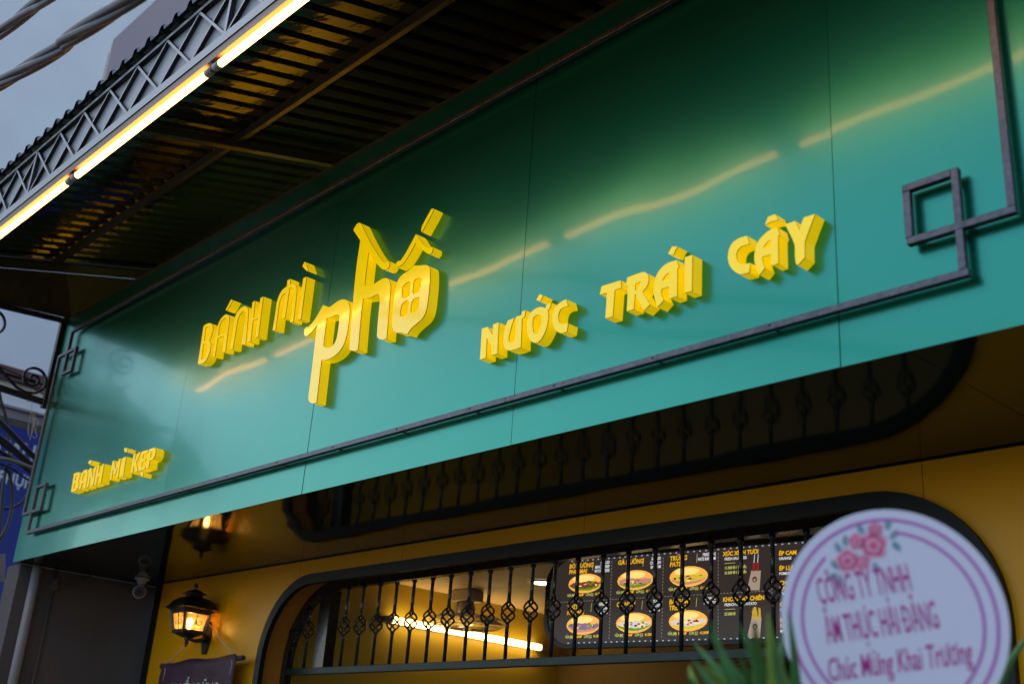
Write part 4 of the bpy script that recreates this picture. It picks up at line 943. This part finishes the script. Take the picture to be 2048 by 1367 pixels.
def arc(r0, r1, a0, a1, n=48): return [(r0 * math.cos(R(a0 + (a1 - a0) * k / n)), 1.02 * r0 * math.sin(R(a0 + (a1 - a0) * k / n))) for k in range(n + 1)] + [(r1 * math.cos(R(a1 - (a1 - a0) * k / n)), 1.02 * r1 * math.sin(R(a1 - (a1 - a0) * k / n))) for k in range(n + 1)]
dplate('printed_ring', [arc(.81, .782, -235, 75)], .0002, .0006, DPURP)
def dtext(body, cx, v, size, m, xs, bold, sh=0.):
    me = text_mesh(body, size, xs, bold, sh, 'CENTER'); off = parent_world(fs_)
    for q in me.vertices: q.co = dp(cx + q.co.x, v + q.co.y, .0008) - off
    me.materials.append(m); return link(bpy.data.objects.new('printed_line', me), fs_)
dtext('CÔNG TY TNHH', -.17, .25, .35, DMAG, .32, .0022)
dtext('ẨM THỰC HẢI DĂNG', -.09, -.11, .35, DMAG, .30, .0022)
_w = [max(v.co.x for v in text_mesh(q, .35, .30, .0022).vertices) for q in ('ẨM THỰC HẢI DĂNG', 'DĂNG')]
_x = -.09 - _w[0] / 2 + _w[0] - _w[1]
dplate('printed_line', [[(_x - .012, -.005), (_x + .04, -.005), (_x + .04, .015), (_x - .012, .015)]], .0002, .0009, DMAG)
dtext('Chúc Mừng Khai Trương', -.02, -.44, .29, DMAG, .43, .0018, .25)
def rose(u, v, r, parent=fs_):
    for k, (rr, m) in enumerate(((1, DPINK2), (.78, DPINK), (.5, DPINK2), (.3, DPINK))):
        dplate('printed_rose', [[(u + r * rr * (1 + .12 * math.sin(5 * a + k)) * math.cos(a), v + r * rr * (1 + .12 * math.sin(5 * a + k)) * math.sin(a)) for a in [2 * math.pi * i / 24 for i in range(24)]]], .0002 + k * .0003, .0004 + k * .0003, m)
rose(.0, .70, .13); rose(-.26, .60, .11); rose(-.13, .56, .07); rose(.05, .84, .07); rose(-.14, .76, .08)
for u, v, a in ((-.38, .58, 120), (-.42, .48, 200), (-.32, .73, 100), (-.08, .86, 110), (.20, .76, 40), (.20, .66, -60), (-.24, .78, 80), (-.38, .42, 250), (.17, .86, 70), (-.02, .5, -80)):
    c_, s_ = math.cos(R(a)), math.sin(R(a))
    dplate('printed_leaf', [[(u + .11 * t_ * c_ - w_ * s_, v + .11 * t_ * s_ + w_ * c_) for t_, w_ in ((-.5, 0), (-.2, .028), (.2, .03), (.6, 0), (.2, -.03), (-.2, -.028))]], .0001, .0003, DTEAL)
for u, v in ((-.2, -.80), (.1, -.78), (.32, -.74), (.45, -.66)): dplate('printed_leaf', [ell(u, v, .05, .025, n=10)], .0001, .0003, DGREEN)
rose(.25, -.68, .05)
for k, (ox, oy) in enumerate(((-.28, .10), (.28, .10), (0, .42))):
    MB().tube([dp(0, -.6, -.03), (dc.x + ox, dc.y + oy, 0.12 if dc.y + oy > 1.12 else -.004)], .011, 8).build('stand_leg', ROD, fs_, smooth=True)
MB().tube([dp(0, -.75, -.03), dp(0, .7, -.03)], .011, 8).build('stand_post', ROD, fs_, smooth=True)

# ================================================================== PALM LEAVES beside the disc
pb = onD(1520, 1620, 1.8)
pm = thing('palm_plant', 'green palm fronds in front of the grille beside the greeting disc', 'plant', (pb.x, pb.y, .12))
def blade(pts, wd, m, d0, d1):
    path = bez([onD(px, py, d0 + (d1 - d0) * i / (len(pts) - 1)) for i, (px, py) in enumerate(pts)], 7); n = len(path); mb = MB(); vs = []
    for i, p in enumerate(path):
        t_ = i / (n - 1); d = (path[min(i + 1, n - 1)] - path[max(i - 1, 0)]).normalized(); view = (CAM - p).normalized(); s = d.cross(view).normalized()
        w_ = wd * (.35 + .65 * math.sin(min(1, t_ * 1.6 + .15) * math.pi / 2)) * (1 - max(0, (t_ - .35) / .65) ** 1.6) + .0004
        vs += [p - s * w_, p + view * w_ * .35, p + s * w_]
    fs = []
    for i in range(n - 1):
        for k in range(2): fs.append((i * 3 + k, i * 3 + k + 1, i * 3 + 4 + k, i * 3 + 3 + k))
    o = mb.add(vs, fs).build('leaf', m, pm, smooth=True, fix=False); sm_ = o.modifiers.new('thickness', 'SOLIDIFY'); sm_.thickness = .0006
    return o
bl = [([(1560, 1600), (1500, 1430), (1440, 1345), (1388, 1285)], 13, 1), ([(1560, 1600), (1510, 1420), (1460, 1330), (1415, 1262)], 12, 0), ([(1550, 1600), (1470, 1440), (1420, 1365), (1385, 1318)], 13, 1),
      ([(1550, 1600), (1460, 1450), (1400, 1385), (1372, 1345)], 12, 1), ([(1570, 1600), (1545, 1420), (1510, 1320), (1478, 1245)], 14, 1), ([(1565, 1600), (1555, 1430), (1545, 1320), (1536, 1225)], 17, 1),
      ([(1560, 1600), (1556, 1440), (1560, 1340), (1566, 1262)], 12, 0), ([(1575, 1600), (1590, 1440), (1590, 1330), (1576, 1215)], 12, 0), ([(1550, 1600), (1500, 1450), (1470, 1380), (1442, 1325)], 14, 0),
      ([(1560, 1600), (1525, 1450), (1500, 1370), (1478, 1300)], 13, 0), ([(1555, 1600), (1440, 1470), (1390, 1410), (1350, 1375)], 12, 0), ([(1560, 1600), (1535, 1450), (1520, 1390), (1505, 1330)], 14, 1),
      ([(1560, 1600), (1570, 1460), (1580, 1400), (1592, 1345)], 12, 1), ([(1545, 1600), (1430, 1450), (1395, 1380), (1378, 1330)], 12, 1), ([(1560, 1600), (1480, 1400), (1445, 1310), (1420, 1240)], 10, 1), ([(1570, 1600), (1530, 1400), (1515, 1300), (1508, 1240)], 12, 0), ([(1565, 1600), (1575, 1420), (1556, 1330), (1548, 1270)], 14, 1), ([(1550, 1600), (1490, 1430), (1450, 1370), (1408, 1330)], 14, 1), ([(1900, 1620), (1960, 1470), (2010, 1340), (2068, 1255)], 12, 0), ([(1900, 1620), (1920, 1440), (1980, 1300), (2000, 1225)], 9, 0)]
for i, (pts, wpx, mi) in enumerate(bl):
    d = 1.70 + .05 * math.sin(i * 2.3); d1_ = d + (.08 if i != 7 else 0) * math.cos(i)
    if i >= len(bl) - 2: d, d1_ = 1.95, 1.98
    blade(pts, wpx / FPX * d, (LEAF3 if i % 4 == 1 else LEAF2) if mi else LEAF, d, d1_)
MB().tube([(pb.x, pb.y, .12), onD(1535, 1780, 1.78), onD(1560, 1600, 1.75)], [.016, .014, .010], 8).build('stem', LEAF, pm, smooth=True)
MB().lathe((pb.x, pb.y, 0), [(0, .121), (.13, .121), (.17, .40), (.18, .42), (.165, .42), (.15, .38), (0, .38)], 20).build('pot', LEDGE, pm, smooth=True)
